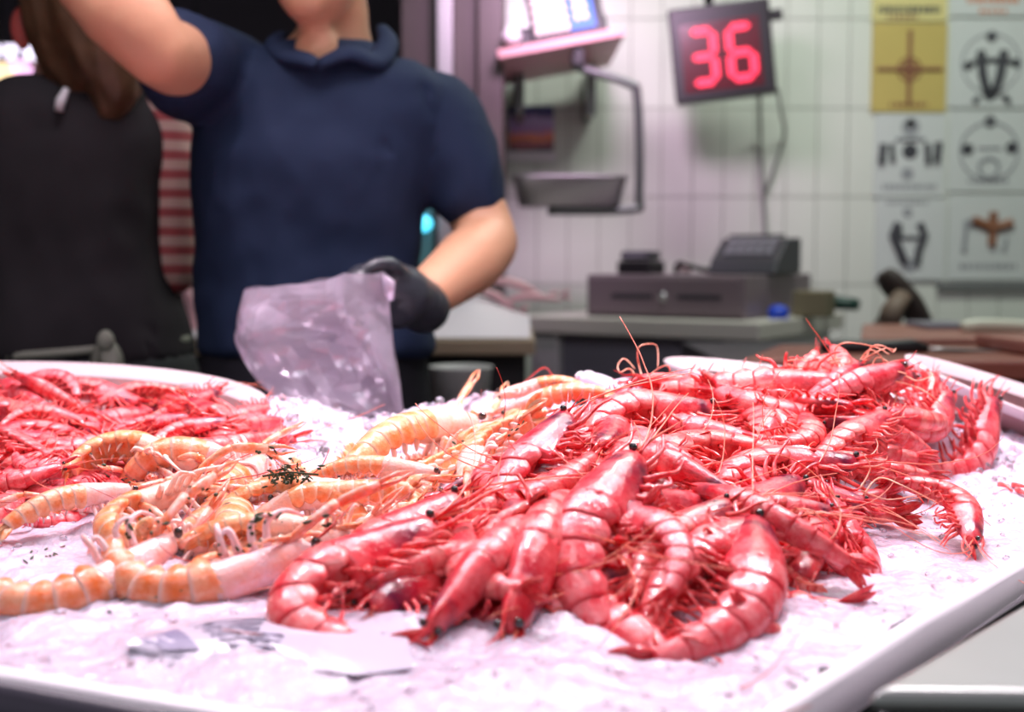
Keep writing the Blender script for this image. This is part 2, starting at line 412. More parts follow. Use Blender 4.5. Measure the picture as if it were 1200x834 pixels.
def make_prawn(curl, seed, L=.16):
    """list of (name, mesh, index of parent part or None) ; head at -x, dorsal +z"""
    rr = random.Random(seed * 31 + int(curl)); sp = Spine(L, curl, seed); parts = []
    def h(u):
        if u < .36: 
            q = u / .36; return L * (.032 + .080 * q ** .62)
        q = (u - .36) / .64; return L * (.112 - .008 * q - .066 * q ** 1.5)
    def wd(u): return h(u) * (.74 if u < .36 else .78)
    def add(nm, mb, mt, par=None): parts.append((nm, mb.mesh('prawn_' + nm, mt), par)); return len(parts) - 1
    # carapace
    mb = MB(); rings = []; n = 18; m = 12
    for i in range(m + 1):
        u = .375 * i / m; p, t, d = sp.at(u); H = h(u); Wd = wd(u)
        if i == 0: H *= .35; Wd *= .35
        if i in (6,): H *= .97; Wd *= .97
        if i == m: H *= .985
        ring = []
        for q in range(n):
            a = 2 * PI * q / n; ca, sa = math.cos(a), math.sin(a)
            z = H * (ca if ca > 0 else ca * 1.05); y = Wd * sa * (1.0 if ca > 0 else 1 - .25 * (-ca))
            if ca > .93 and u < .3: z += L * .006        # dorsal keel
            ring.append(p + d * z + YV * y)
        rings.append(ring)
    mb.loft(rings); car = add('carapace', mb, p_head)
    p, t, d = sp.at(.03); pm, tm, dm = sp.at(.10)
    # rostrum with teeth
    b0 = pm + dm * h(.10) * .98; tip = p - t * L * .20 + d * L * .095
    mb = MB(); path = smooth_path([b0, p + d * h(.03) * 1.25 - t * L * .02, p - t * L * .10 + d * L * .052, tip], 4)
    mb.tube(path, [L * (.013 * (1 - i / len(path)) + .0008) for i in range(len(path))], 6, .45, up=YV)
    for k in range(4):
        q = path[2 + k]; mb.tube([q, q + d * L * .02 - t * L * .012], [L * .004, L * .0006], 4)
    add('rostrum', mb, p_fin, car)
    for sgn in (-1, 1):
        c = sp.at(.02)[0] + d * h(.02) * .55 + YV * sgn * L * .030 - t * L * .012
        mb = MB(); mb.ball(c, L * .0155, 10, 7); e = add('eye', mb, p_eye, car)
    # antennal scales
    for sgn in (-1, 1):
        mb = MB(); b = sp.at(.02)[0] + YV * sgn * L * .022 - d * h(.02) * .1
        leaf(mb, b, b - t * L * .15 + YV * sgn * L * .03 - d * L * .005 + d * L * rr.uniform(-.01, .03), L * .020, d + YV * sgn * .5, L * .003)
        add('antennal_scale', mb, p_fin)
    # abdomen segments
    B = [.355, .455, .560, .665, .760, .845, .945]
    for k in range(6):
        mb = MB(); mb.loft(seg_rings(sp, B[k], B[k+1] + .018, h, wd, pleura=.42 if k < 5 else .12, flatb=.55)); add('segment', mb, p_shell)
    # tail fan
    p, t, d = sp.at(.94)
    mb = MB(); leaf(mb, p + d * h(.94) * .3, p + t * L * .15 + d * L * .012, L * .017, d, L * .006); add('telson', mb, p_fin)
    for sgn in (-1, 1):
        for k, (sp_, le) in enumerate(((.22, .155), (.42, .145))):
            mb = MB(); b = p + YV * sgn * L * .012 + t * L * .004
            leaf(mb, b, b + t * L * le + YV * sgn * L * le * (sp_ + rr.uniform(-.12, .12)) - d * L * rr.uniform(-.01, .03), L * .027, d + YV * sgn * rr.uniform(-.3, .5), L * .003, curve=.06)
            add('tail_blade', mb, p_fin)
    # swimmerets (five pairs)
    for k in range(5):
        u = (B[k] + B[k+1]) / 2; p, t, d = sp.at(u)
        for sgn in (-1, 1):
            mb = MB(); b = p - d * h(u) * .55 + YV * sgn * wd(u) * .45
            mid = b - d * L * .05 + t * L * rr.uniform(-.03, .02) + YV * sgn * L * .012
            mb.tube([b, mid], [L * .013, L * .008], 6, .6, up=t)
            leaf(mb, mid, mid - d * L * .075 - t * L * rr.uniform(.0, .05) + YV * sgn * L * rr.uniform(0, .02), L * .010, t, L * .002)
            add('swimmeret', mb, p_leg)
    # walking legs and mouth limbs
    for k in range(5):
        u = .13 + .05 * k; p, t, d = sp.at(u)
        for sgn in (-1, 1):
            b = p - d * h(u) * .85 + YV * sgn * wd(u) * .4
            fw = rr.uniform(.25, 1.0) - .22 * k
            q1 = b - d * L * .045 - t * L * .06 * fw + YV * sgn * L * .02
            q2 = q1 - d * L * .03 - t * L * .11 * fw + YV * sgn * L * rr.uniform(-.03, .04)
            q3 = q2 - t * L * .07 * fw + d * L * rr.uniform(-.04, .02) + YV * sgn * L * rr.uniform(-.03, .03)
            mb = MB(); pa = smooth_path([b, q1, q2, q3], 3); limb(mb, pa, L * .0135, L * .0035, 6); add('leg', mb, p_leg)
    for sgn in (-1, 1):
        p, t, d = sp.at(.05); b = p - d * h(.05) * .7 + YV * sgn * L * .01
        mb = MB(); pa = smooth_path([b, b - t * L * .10 - d * L * .02 + YV * sgn * L * .02, b - t * L * .2 + d * L * .015 + YV * sgn * L * .012], 4); limb(mb, pa, L * .012, L * .004, 6); add('maxilliped', mb, p_leg)
    # whiskers
    for sgn in (-1, 1):
        for long in (0, 1):
            p, t, d = sp.at(.0); q = p + YV * sgn * L * .02 + d * L * .01 * long; dr = (-t + YV * sgn * rr.uniform(.0, .16) + d * rr.uniform(-.45, .35)).normalized()
            pts = [q]; st = L * (.062 if long else .03); bend = Vector((rr.uniform(-1, 1), rr.uniform(-.25, .25), rr.uniform(-1, 1))) * (.26 if long else .2)
            for i in range(11 if long else 7):
                dr = (dr + bend + Vector((rr.uniform(-.08, .08), rr.uniform(-.08, .08), rr.uniform(-.08, .08)))).normalized(); pts.append(pts[-1] + dr * st)
            mb = MB(); limb(mb, smooth_path(pts, 2), L * (.0042 if long else .0055), L * .0018, 5); add('antenna', mb, p_whisk)
    return dict(parts=parts, H=sp.at(.0)[0], M=sp.at(.60)[0], T=sp.at(.96)[0], L=L)

def make_langoustine(curl, seed, L=.17):
    rr = random.Random(seed * 17 + int(curl)); sp = Spine(L, curl, seed, hs=.40); parts = []
    def h(u):
        if u < .40: q = u / .40; return L * (.036 + .060 * q ** .5)
        q = (u - .40) / .60; return L * (.090 - .012 * q - .030 * q * q)
    def wd(u): return h(u) * (.88 if u < .4 else 1.08)
    def add(nm, mb, mt, par=None): parts.append((nm, mb.mesh('langoustine_' + nm, mt), par)); return len(parts) - 1
    mb = MB(); rings = []; n = 18; m = 12
    for i in range(m + 1):
        u = .415 * i / m; p, t, d = sp.at(u); H = h(u); Wd = wd(u)
        if i == 0: H *= .4; Wd *= .4
        if i in (7,): H *= .95; Wd *= .95
        rings.append([p + d * (H * (math.cos(a) if math.cos(a) > 0 else .85 * math.cos(a))) + YV * Wd * math.sin(a) for a in (2 * PI * q / n for q in range(n))])
    mb.loft(rings); car = add('carapace', mb, n_head)
    p, t, d = sp.at(.02)
    mb = MB(); mb.tube([p + d * h(.05), p - t * L * .05 + d * L * .045, p - t * L * .12 + d * L * .055], [L * .016, L * .009, L * .001], 6)
    for sgn in (-1, 1): 
        for k in range(3): mb.tube([p - t * L * (.01 + .03 * k) + d * L * .042 + YV * sgn * L * .006, p - t * L * (.03 + .03 * k) + d * L * .048 + YV * sgn * L * .018], [L * .004, L * .0007], 4)
    add('rostrum', mb, n_claw, car)
    for sgn in (-1, 1):
        c = p + d * h(.02) * .55 + YV * sgn * L * .046 - t * L * .018
        mb = MB(); mb.ball(c, (L * .021, L * .026, L * .021), 12, 8); add('eye', mb, n_eye, car)
    B = [.39, .475, .565, .655, .745, .835, .93]
    for k in range(6):
        mb = MB(); mb.loft(seg_rings(sp, B[k], B[k+1] + .014, h, wd, pleura=.55 if k < 5 else .2, flatb=.5, flare=.04)); add('segment', mb, n_shell)
    p, t, d = sp.at(.93)
    mb = MB(); leaf(mb, p + d * h(.93) * .3 - t * L * .01, p + t * L * .13, L * .040, d, L * .006); add('telson', mb, n_shell)
    for sgn in (-1, 1):
        for sp_, le in ((.35, .14), (.75, .13)):
            mb = MB(); b = p + YV * sgn * L * .022
            leaf(mb, b, b + t * L * le + YV * sgn * L * le * sp_ - d * L * rr.uniform(0, .03), L * .040, d + YV * sgn * .25, L * .004, curve=.08); add('tail_blade', mb, n_shell)
    for k in range(1, 5):
        u = (B[k] + B[k+1]) / 2; p, t, d = sp.at(u)
        for sgn in (-1, 1):
            mb = MB(); b = p - d * h(u) * .5 + YV * sgn * wd(u) * .5
            leaf(mb, b, b - d * L * .07 + t * L * .02 - YV * sgn * L * .01, L * .018, t, L * .003); add('swimmeret', mb, n_leg)
    for k in range(4):
        u = .16 + .055 * k; p, t, d = sp.at(u)
        for sgn in (-1, 1):
            b = p - d * h(u) * .75 + YV * sgn * wd(u) * .5; fw = rr.uniform(.2, 1) - .25 * k
            q1 = b - d * L * .06 + YV * sgn * L * .07 - t * L * .04 * fw; q2 = q1 - t * L * .13 * fw - d * L * rr.uniform(-.01, .06) + YV * sgn * L * rr.uniform(-.02, .03)
            q3 = q2 - t * L * .10 * fw + YV * sgn * L * rr.uniform(-.06, .02) + d * L * rr.uniform(-.04, .03)
            mb = MB(); limb(mb, smooth_path([b, q1, q2, q3], 3), L * .018, L * .006, 6); add('leg', mb, n_leg)
    # long toothed claws
    for sgn in (-1, 1):
        u = .1; p, t, d = sp.at(u); b = p - d * h(u) * .5 + YV * sgn * wd(u) * .6
        yv = rr.uniform(.1, .7); zv = rr.uniform(-.25, .15)
        q1 = b - t * L * .10 + YV * sgn * L * .06; q2 = q1 - t * L * .13 + YV * sgn * L * .13 * yv * .5 + d * L * zv * .2
        dirn = (-t + YV * sgn * yv * rr.uniform(-.6, .6) + d * zv).normalized(); q3 = q2 + dirn * L * .20; q4 = q3 + dirn * L * .18
        mb = MB(); limb(mb, smooth_path([b, q1, q2], 3), L * .016, L * .023, 8)
        mb.tube([q2, q2 + dirn * L * .03, q2 + dirn * L * .12, q3], [L * .015, L * .026, L * .030, L * .026], 8, .62, up=d)
        sd = dirn.cross(d).normalized()
        mb.tube([q3 - dirn * L * .01 + sd * L * .012, q3 + dirn * L * .1 + sd * L * .02, q4 + sd * L * .004], [L * .015, L * .011, L * .002], 6, .7, up=d)
        for k in range(9):
            c = q2 + dirn * L * (.03 + .03 * k) + sd * L * .024; mb.tube([c, c + sd * L * .010 + dirn * L * .006], [L * .005, L * .001], 4)
        c = add('claw', mb, n_claw)
        mb = MB(); mb.tube([q3 - dirn * L * .02 - sd * L * .012, q3 + dirn * L * .09 - sd * L * .022, q4 - sd * L * .002], [L * .013, L * .010, L * .002], 6, .7, up=d); add('pincer_finger', mb, n_claw, c)
    for sgn in (-1, 1):
        for long in (0, 1):
            p, t, d = sp.at(0.); q = p + YV * sgn * L * .03; dr = (-t + YV * sgn * rr.uniform(.0, .25) + d * rr.uniform(-.3, .2)).normalized(); pts = [q]
            bend = Vector((rr.uniform(-1, 1), rr.uniform(-.3, .3), rr.uniform(-.6, .6))) * .16
            for i in range(10 if long else 5):
                dr = (dr + bend + Vector((rr.uniform(-.06, .06),) * 3)).normalized(); pts.append(pts[-1] + dr * L * (.06 if long else .035))
            mb = MB(); limb(mb, smooth_path(pts, 2), L * .0042, L * .0014, 5); add('antenna', mb, n_whisk)
    return dict(parts=parts, H=sp.at(.0)[0], M=sp.at(.62)[0], T=sp.at(.96)[0], L=L)

CURLS = [10, 50, 95, 140, 185, 225]
PRAWN = [make_prawn(c, s) for c in CURLS for s in (0, 1)]
LANG = [make_langoustine(c, s) for c in CURLS[:5] for s in (0, 1)]
SMALL_PARTS = ('carapace', 'rostrum', 'segment', 'telson', 'tail_blade', 'swimmeret', 'leg', 'antenna', 'eye', 'antennal_scale')

tr = random.Random(11)
def spawn(proto, name, Mw, scale, label, cat, group=None, tone=(1, 1, 1), keep=None):
    o = empty(name, (0, 0, 0), label, cat, group)
    o.matrix_world = Mw @ Matrix.Scale(scale, 4)
    made = {}
    skip = proto['parts'] and tr.random() < .4
    for i, (nm, me, par) in enumerate(proto['parts']):
        if keep is not None and nm not in keep: continue
        if skip and nm == 'antenna' and i % 2: continue
        c = bpy.data.objects.new(nm, me); C.objects.link(c)
        if nm not in ('eye', 'antenna'): c.color = (*tone, 1)
        c.parent = made[par] if par in made else o
        made[i] = c
    return o
def frame(E1, E2, n, org):
    """local x -> E1, local z -> E2, local y = z cross x"""
    Y_ = E2.cross(E1)
    return Matrix(((E1.x, Y_.x, E2.x, org.x), (E1.y, Y_.y, E2.y, org.y), (E1.z, Y_.z, E2.z, org.z), (0, 0, 0, 1)))
def place_side(protos, H, M, T, fn, lift, smin, smax, tilt=0):
    """lay an animal on its side so that head, back and tail fall on three points of the heap"""
    P = [march(*q, fn) if len(q) == 2 else at(*q) for q in (H, M, T)]
    c = sum(P, Vector()) / 3; n = normal(fn, c.x, c.y)
    n = (n + Vector((0, -.25, 0))).normalized()
    e1 = (P[2] - P[0]); e1 = (e1 - n * e1.dot(n)).normalized(); e2 = n.cross(e1)
    z = np.array([complex((p - c).dot(e1), (p - c).dot(e2)) for p in P]); best = None
    for k, pr in enumerate(protos):
        loc = [pr['H'], pr['M'], pr['T']]
        for mir in (1, -1):
            wv = np.array([complex(q.x, mir * q.z) for q in loc]); wc = wv.mean(); a = (np.conj(wv - wc) * z).sum() / (abs(wv - wc) ** 2).sum()
            s = abs(a); s2 = min(max(s, smin), smax); a2 = a / s * s2 if s > 1e-9 else s2
            res = abs(z - a2 * (wv - wc)).sum() + .00001 * k
            if best is None or res < best[0]: best = (res, pr, mir, a2, s2, wc)
    _, pr, mir, a, s, wc = best
    ph = math.atan2(a.imag, a.real)
    E1 = e1 * math.cos(ph) + e2 * math.sin(ph); E2 = (e2 * math.cos(ph) - e1 * math.sin(ph)) * mir
    off = a * wc; org = c - e1 * off.real - e2 * off.imag + n * lift
    # wc is measured in mirrored coordinates already
    Mw = frame(E1, E2, n, org)
    if tilt: Mw = Mw @ Matrix.Rotation(R(tilt), 4, 'X')
    return pr, Mw, s
def place_up(proto, H, T, fn, lift, roll=0, smin=.7, smax=1.3, pitch=0):
    a, b = (march(*q, fn) if len(q) == 2 else at(*q) for q in (H, T))
    c = (a + b) / 2; n = normal(fn, c.x, c.y); e1 = (b - a).normalized(); n = (n - e1 * n.dot(e1)).normalized()
    s = min(max((b - a).length / max(.05, (proto['T'] - proto['H']).length), smin), smax)
    Mw = frame(e1, n, n, c + n * lift) @ Matrix.Rotation(R(roll), 4, 'X') @ Matrix.Rotation(R(pitch), 4, 'Y')
    return proto, Mw, s
# ================================================================ THE HEAPS
def tone(k=.12, warm=0):
    v = tr.uniform(1 - k, 1.0); return (v, v * tr.uniform(.86, 1.0), v * tr.uniform(.88, 1.02) * (1 - warm))
RED = [  # head, back, tail in photo pixels; label
 ('S', (520,640), (338,715), (455,735), 'large red prawn curled at the heap tip, resting on the printed plastic sheet'),
 ('S', (545,605), (400,672), (345,712), 'long red prawn with orange back lying just above the heap tip'),
 ('U', (425,690), (560,640), 'silvery purple headed prawn lying across the heap tip, glossy highlights on its shell', 40),
 ('U', (440,645), (610,580), 'dark magenta prawn pointing left beside the pale langoustine legs', 55),
 ('U', (595,740), (685,585), 'pale ridged prawn pointing at the viewer with spiky red rostrum touching the ice', -10),
 ('U', (500,735), (625,610), 'red prawn with purple head hanging down onto ice, left of the ridged prawn', 25),
 ('S', (742,575), (682,665), (732,732), 'pale pink prawn bent like a bracket, right of the ridged prawn'),
 ('S', (868,640), (928,705), (705,768), 'largest pink prawn curved along the front right edge of the heap'),
 ('S', (898,628), (808,650), (765,742), 'prawn with one black eye and dark purple head above the front right curve'),
 ('S', (700,668), (785,632), (850,610), 'red prawn lying inside the bend of the bracket shaped prawn'),
 ('S', (935,572), (840,592), (742,575), 'slim pink prawn with glossy white highlights across the middle of the heap'),
 ('S', (905,478), (952,508), (862,516), 'plump glossy prawn with wide smooth segments near the right top'),
 ('S', (775,590), (832,532), (890,545), 'pale prawn with finely ringed arched back in the middle of the heap'),
 ('S', (985,562), (885,548), (860,595), 'pale speckled prawn with arched back below the plump glossy prawn'),
 ('S', (1012,585), (925,566), (850,562), 'red prawn with smoky purple head pointing right over the ice'),
 ('S', (1035,498), (982,522), (945,545), 'small prawn with lilac head end, right of the plump glossy prawn'),
 ('S', (980,432,1.22), (868,452,1.22), (765,470,1.24), 'long straight prawn lying along the heap top with raised rostrum'),
 ('S', (1148,480,1.33), (1160,532,1.27), (1070,546,1.2), 'curled pink prawn at the far right end of the heap on bright ice'),
 ('S', (1118,455,1.28), (1072,496,1.22), (1030,475,1.24), 'ringed prawn hanging belly up below the whisker tangle'),
 ('U', (985,495), (1070,520), 'prawn with two spread red tail blades lying on the right ice', 20),
 ('S', (1146,633), (1092,592), (1052,574), 'single red prawn lying apart on the ice at right'),
 ('S', (985,600), (1058,648), (912,636), 'C shaped pink prawn at the right foot of the heap'),
 ('S', (668,530), (600,565), (580,625), 'prawn on its side with comb of red swimmerets facing right'),
 ('S', (805,535), (722,548), (790,565), 'tightly bent orange red prawn at heap centre'),
 ('S', (815,492), (738,500), (708,528), 'red prawn with rounded orange tail bend behind the heap centre'),
 ('U', (752,444,1.27), (850,470,1.24), 'prawn with upright red rostrum sticking above the heap ridge', 20),
 ('S', (738,464), (690,480), (640,494), 'thin red prawn with black eye beside the ridge, bordering the langoustines'),
 ('U', (515,575), (650,528), 'crimson prawn seen into its striped mouthparts at the left heap edge', 60),
 ('S', (560,600), (640,585), (700,545), 'red prawn running diagonally up the left slope of the heap'),
 ('S', (760,615), (690,600), (640,650), 'prawn lying crosswise over the tail of the ridged prawn'),
 ('S', (650,500), (720,490), (780,470), 'slim crimson prawn along the seam with the langoustines'),
 ('S', (1050,442,1.24), (1000,456,1.21), (930,482,1.17), 'red prawn under the whisker tangle at the heap summit'),
 ('U', (1005,428,1.24), (940,472,1.19), 'summit prawn with tail down and pale whiskers standing up', -25),
 ('U', (1075,440,1.27), (1010,470,1.2), 'summit prawn lying right of the highest rostrum', 35),
 ('S', (845,610), (780,640), (745,690), 'red prawn half hidden beside the black eyed purple head'),
 ('S', (830,470), (900,480), (960,470), 'prawn lying behind the plump glossy prawn'),
 ('S', (620,690), (560,650), (640,610), 'deep red prawn bent between the silvery and the ridged prawn'),
 ('S', (960,610), (900,600), (840,615), 'red prawn just below the smoky purple head'),
]
PR = 'prawn'; HERO = {}
NOLEG = ('carapace', 'rostrum', 'eye', 'segment', 'telson', 'tail_blade', 'swimmeret', 'antennal_scale')
NOWHISK = ('carapace', 'rostrum', 'eye', 'segment', 'telson', 'tail_blade', 'swimmeret', 'leg', 'antennal_scale', 'maxilliped')
SHORT_RED = ['curled prawn at the heap tip', 'orange backed prawn above the heap tip', 'silvery headed prawn', 'dark magenta prawn', 'pale ridged prawn', 'purple headed prawn hanging onto ice', 'bracket shaped prawn', 'largest front prawn', 'black eyed purple headed prawn', 'prawn inside the bracket shaped bend', 'slim glossy prawn', 'plump glossy prawn', 'finely ringed arched prawn', 'pale speckled prawn', 'smoky purple head', 'lilac ended prawn', 'long straight ridge prawn', 'curled far right prawn', 'belly up ringed prawn', 'two spread red tail blades', 'single prawn apart on ice', 'C shaped prawn', 'comb of red swimmerets', 'tightly bent orange red prawn', 'rounded orange tail bend', 'upright red rostrum', 'thin black eyed ridge prawn', 'striped mouthparts', 'diagonal left slope prawn', 'crosswise prawn', 'slim crimson seam prawn', 'prawn under the whisker tangle', 'tail down summit prawn', 'right summit prawn', 'half hidden red prawn', 'prawn behind the plump one', 'deep red bent prawn', 'prawn below the smoky head']
SHORT_LEFT = ['pale prawn under the platter rim', 'border prawn under the rim', 'silvery purple border prawn', 'pale orange ringed prawn', 'glossy red prawn', 'round backed pink prawn', 'slim red prawn by the platter tip', 'highest prawn in the platter', 'long prawn with spread tail', 'glossy backed prawn', 'prawn with pale underside', 'tangled legged border prawn', 'bent backed prawn', 'pinkish prawn below the rim centre', 'small prawn against the rim']
SHORT_LANG = ['curved front left langoustine', 'ringed front langoustine', 'straight two eyed langoustine', 'tight C shaped langoustine', 'folded tail facing the viewer', 'plump orange langoustine', 'whitish legged langoustine', 'parsley langoustine', 'pale pink long clawed langoustine', 'beaded claw langoustine', 'white domed head', 'rear langoustine with bent whisker', 'langoustine under the heap edge', 'tangled pale legs', 'cream langoustine']
MARKS = []   # (x, y in the picture, short name) of every hero, so that the buried ones can be told apart by what they lie beside
USED = set()
def mark(e, short):
    q = [p for p in e[1:4] if isinstance(p, tuple)]; MARKS.append((sum(p[0] for p in q) / len(q), sum(p[1] for p in q) / len(q), short))
def to_px(p):
    v = p - CAM; c, s_ = math.cos(PITCH), math.sin(PITCH); dep = v.y * c - v.z * s_; up = v.y * s_ + v.z * c
    return 600 + FP * v.x / dep, 417 - FP * up / dep
def beside(p, base):
    x, y = to_px(p)
    for mx, my, sh_ in sorted(MARKS, key=lambda m: (m[0]-x)**2 + (2*(m[1]-y))**2):
        dx, dy = x - mx, 2 * (y - my)
        opts = [('just right of' if dx > 0 else 'just left of', abs(dx)), ('behind' if dy < 0 else 'in front of', abs(dy))]
        for w_, _ in sorted(opts, key=lambda o: -o[1]):
            if (w_, sh_) not in USED: USED.add((w_, sh_)); return '%s %s the %s' % (base, w_, sh_)
    return base
for e_, s_ in list(zip(RED, SHORT_RED)): mark(e_, s_)
for e in RED:
    if e[0] == 'S':
        pr, Mw, s = place_side(PRAWN, e[1], e[2], e[3], top_z, tr.uniform(-.002, .004), (.42 if 'apart' in e[4] else .62), 1.35, tr.uniform(-22, 12)); lab = e[4]
    else:
        pr, Mw, s = place_up(PRAWN[2 + tr.randint(0, 1)], e[1], e[2], top_z, -.004, e[4], .7, 1.3); lab = e[3]
    HERO[lab] = spawn(pr, 'prawn', Mw, s, lab, PR, 'large red prawns in the right heap', tone(), (NOLEG if 'summit' in lab else NOWHISK) if e[1][1] < 500 else None)
# the rest of the heap: prawns filling it from the ice up
def in_poly(x, y, P):
    c = False
    for i in range(len(P)):
        a, b = P[i], P[i-1]
        if (a[1] > y) != (b[1] > y) and x < (b[0]-a[0])*(y-a[1])/(b[1]-a[1]) + a[0]: c = not c
    return c
def fill(protos, name, poly, fn, count, depth, seg, smin, smax, label, cat, group, keep, lifts, tone_k=.12, dirs=None):
    W_ = [march(px, py, fn) for px, py in poly]; P = [(p.x, p.y) for p in W_]
    xs = [p[0] for p in P]; ys = [p[1] for p in P]; done = 0; tries = 0; pts = []
    while done < count and tries < 6000:
        tries += 1
        x = tr.uniform(min(xs), max(xs)); y = tr.uniform(min(ys), max(ys))
        if not in_poly(x, y, P) or any((x-a)**2 + (y-b)**2 < seg**2 for a, b in pts): continue
        pts.append((x, y)); done += 1
        n = normal(fn, x, y); a = (tr.uniform(0, 2 * PI) if dirs is None else R(tr.gauss(*dirs)))
        e1 = Vector((math.cos(a), math.sin(a), 0)); e1 = (e1 - n * e1.dot(n)).normalized()
        sgn = tr.choice((-1, 1)); zz = n.cross(e1) * sgn
        Mw = frame(e1, zz, n, Vector((x, y, fn(x, y))) + n * tr.uniform(*lifts)) @ Matrix.Rotation(R(tr.uniform(-35, 35) if name == 'prawn' else tr.choice((-100, -60, -20, 20, 70, 110))), 4, 'X')
        spawn(tr.choice(protos), name, Mw, tr.uniform(smin, smax), beside(Mw.translation, label), cat, group, tone(tone_k), [k for k in keep if k != 'antenna'] if keep and to_px(Mw.translation)[1] < 510 else keep)
FILLKEEP = ('carapace', 'segment', 'telson', 'tail_blade', 'leg', 'antenna', 'swimmeret', 'rostrum', 'antennal_scale')
HEAP = [(370,735),(520,590),(650,510),(760,455),(900,430),(1000,422),(1100,450),(1150,500),(1110,540),(1010,560),(1020,620),(900,660),(860,720),(720,745),(640,700),(560,720),(470,740)]
fill(PRAWN[2:10], 'prawn', HEAP, top_z, 60, 0, .036, .80, 1.05, 'partly buried red prawn', PR, 'buried red prawns in the right heap', FILLKEEP, (-.026, -.012))
HEAP2 = [(450,700),(600,590),(760,470),(900,445),(1000,440),(1080,470),(1000,560),(900,630),(760,700),(600,690)]
fill(PRAWN[0:8], 'prawn', HEAP2, top_z, 18, 0, .06, .75, .95, 'loose small red prawn', PR, 'loose small prawns on the right heap', FILLKEEP, (.000, .006), dirs=None)

LEFT = [
 ('U', (20,440), (92,478), 'pale pink prawn lying under the rim of the left platter', 30),
 ('U', (-5,452), (55,482), 'pink prawn at the left picture border under the platter rim', 10),
 ('S', (-20,515), (20,520), (62,538), 'silvery purple prawn at the left border of the left heap'),
 ('S', (215,500), (165,502), (118,512), 'pale orange ringed prawn in the middle of the left platter'),
 ('S', (262,505), (215,510), (170,528), 'glossy red prawn in front of the pink prawn pair'),
 ('S', (225,488), (262,500), (300,510), 'pink prawn with rounded back at the right of the left platter'),
 ('S', (318,486), (280,489), (245,494), 'slim red prawn beside the right tip of the left platter'),
 ('S', (120,470), (165,464), (205,466), 'red prawn high on the left heap under the platter rim'),
 ('U', (165,548), (320,512), 'long prawn whose red tail blades spread onto the white ice', 60),
 ('S', (90,500), (45,495), (5,500), 'red prawn with glossy highlight on its back in left heap'),
 ('S', (140,520), (90,525), (50,515), 'red prawn with pale underside behind the plump orange langoustine'),
 ('S', (60,560), (20,570), (-20,560), 'deep red prawn with tangled legs at the left picture border'),
 ('S', (105,545), (60,548), (20,540), 'red prawn with bent back above the tangled legs'),
 ('U', (190,475), (245,490), 'pinkish red prawn lying below the platter rim centre', 50),
 ('S', (250,470), (215,478), (180,484), 'small red prawn tucked against the platter rim'),
]
MARKS.clear()
for e_, s_ in zip(LEFT, SHORT_LEFT): mark(e_, s_)
for e in LEFT:
    if e[0] == 'S': pr, Mw, s = place_side(PRAWN, e[1], e[2], e[3], top_z, .004, .6, .95, tr.uniform(-20, 12)); lab = e[4]
    else: pr, Mw, s = place_up(PRAWN[tr.randint(0, 3)], e[1], e[2], top_z, 0, e[4], .6, .95); lab = e[3]
    spawn(pr, 'prawn', Mw, s, lab, PR, 'red prawns in the left heap', tone(.1))
HEAPL = [(-90,600),(-90,455),(60,452),(200,472),(300,488),(270,520),(170,545),(80,590)]
fill(PRAWN[2:9], 'prawn', HEAPL, top_z, 42, 0, .036, .66, .88, 'partly buried red prawn', PR, 'buried red prawns in the left heap', FILLKEEP, (-.014, .002))

LA = 'langoustine'
NOCLAW = ('carapace', 'rostrum', 'eye', 'segment', 'telson', 'tail_blade', 'swimmeret', 'leg')
LG = [
 ('S', (195,655), (58,722), (-5,688), 'orange langoustine curved along the front left ice, tail at the picture border'),
 ('S', (352,655), (205,702), (140,655), 'orange langoustine with ringed tail, front centre left, between ice and red heap'),
 ('U', (390,630), (215,650), 'straight orange langoustine with two brown eyes behind the front centre one', 35),
 ('S', (235,590), (133,612), (180,645), 'langoustine bent in a tight C with white belly speckled black'),
 ('U', (150,585), (15,625), 'langoustine with its orange folded tail turned to the viewer at left', 0),
 ('S', (225,560), (132,543), (88,560), 'plump orange langoustine lying against the left red heap'),
 ('U', (310,545), (205,590), 'whitish langoustine showing its pale legs and head, left of the parsley', -120),
 ('U', (398,585), (285,600), 'langoustine with brown eye lying just below the parsley sprig', 40),
 ('U', (503,565), (375,570), 'pale pink langoustine with long claws folded, centre of the langoustine strip', 20),
 ('U', (562,502), (412,556), 'langoustine with beaded orange claw along the ice edge behind', 15),
 ('U', (604,488), (700,470), 'langoustine with white domed head and black dots beside the ridge', 10),
 ('S', (594,470,1.33), (648,462,1.33), (694,476,1.31), 'rear orange langoustine with long bent whisker against the dark background'),
 ('S', (545,560), (575,533), (625,520), 'orange langoustine tucked under the edge of the red heap'),
 ('U', (365,645), (480,600), 'pale langoustine whose legs tangle in front of the red heap', 150),
 ('U', (330,600), (470,585), 'cream langoustine lying behind the straight orange one', 60),
]
MARKS.clear()
for e_, s_ in zip(LG, SHORT_LANG): mark(e_, s_)
for e in LG:
    if e[0] == 'S': pr, Mw, s = place_side(LANG, e[1], e[2], e[3], top_z, .010, .62, 1.15, tr.uniform(-15, 15)); lab = e[4]
    else: pr, Mw, s = place_up(LANG[2], e[1], e[2], top_z, .006, e[4], .65, 1.1); lab = e[3]
    HERO[lab] = spawn(pr, 'langoustine', Mw, s, lab, LA, 'langoustines between the two red heaps', tone(.06, .0), NOCLAW if 'rear' in lab else None)
LZ = [(90,600),(170,540),(280,545),(420,540),(560,490),(640,462),(690,470),(600,520),(520,570),(470,600),(420,640),(330,640),(220,640)]
fill(LANG[2:8], 'langoustine', LZ, top_z, 20, 0, .045, .66, .9, 'partly buried pale langoustine', LA, 'buried langoustines', None, (-.014, -.002), .05)

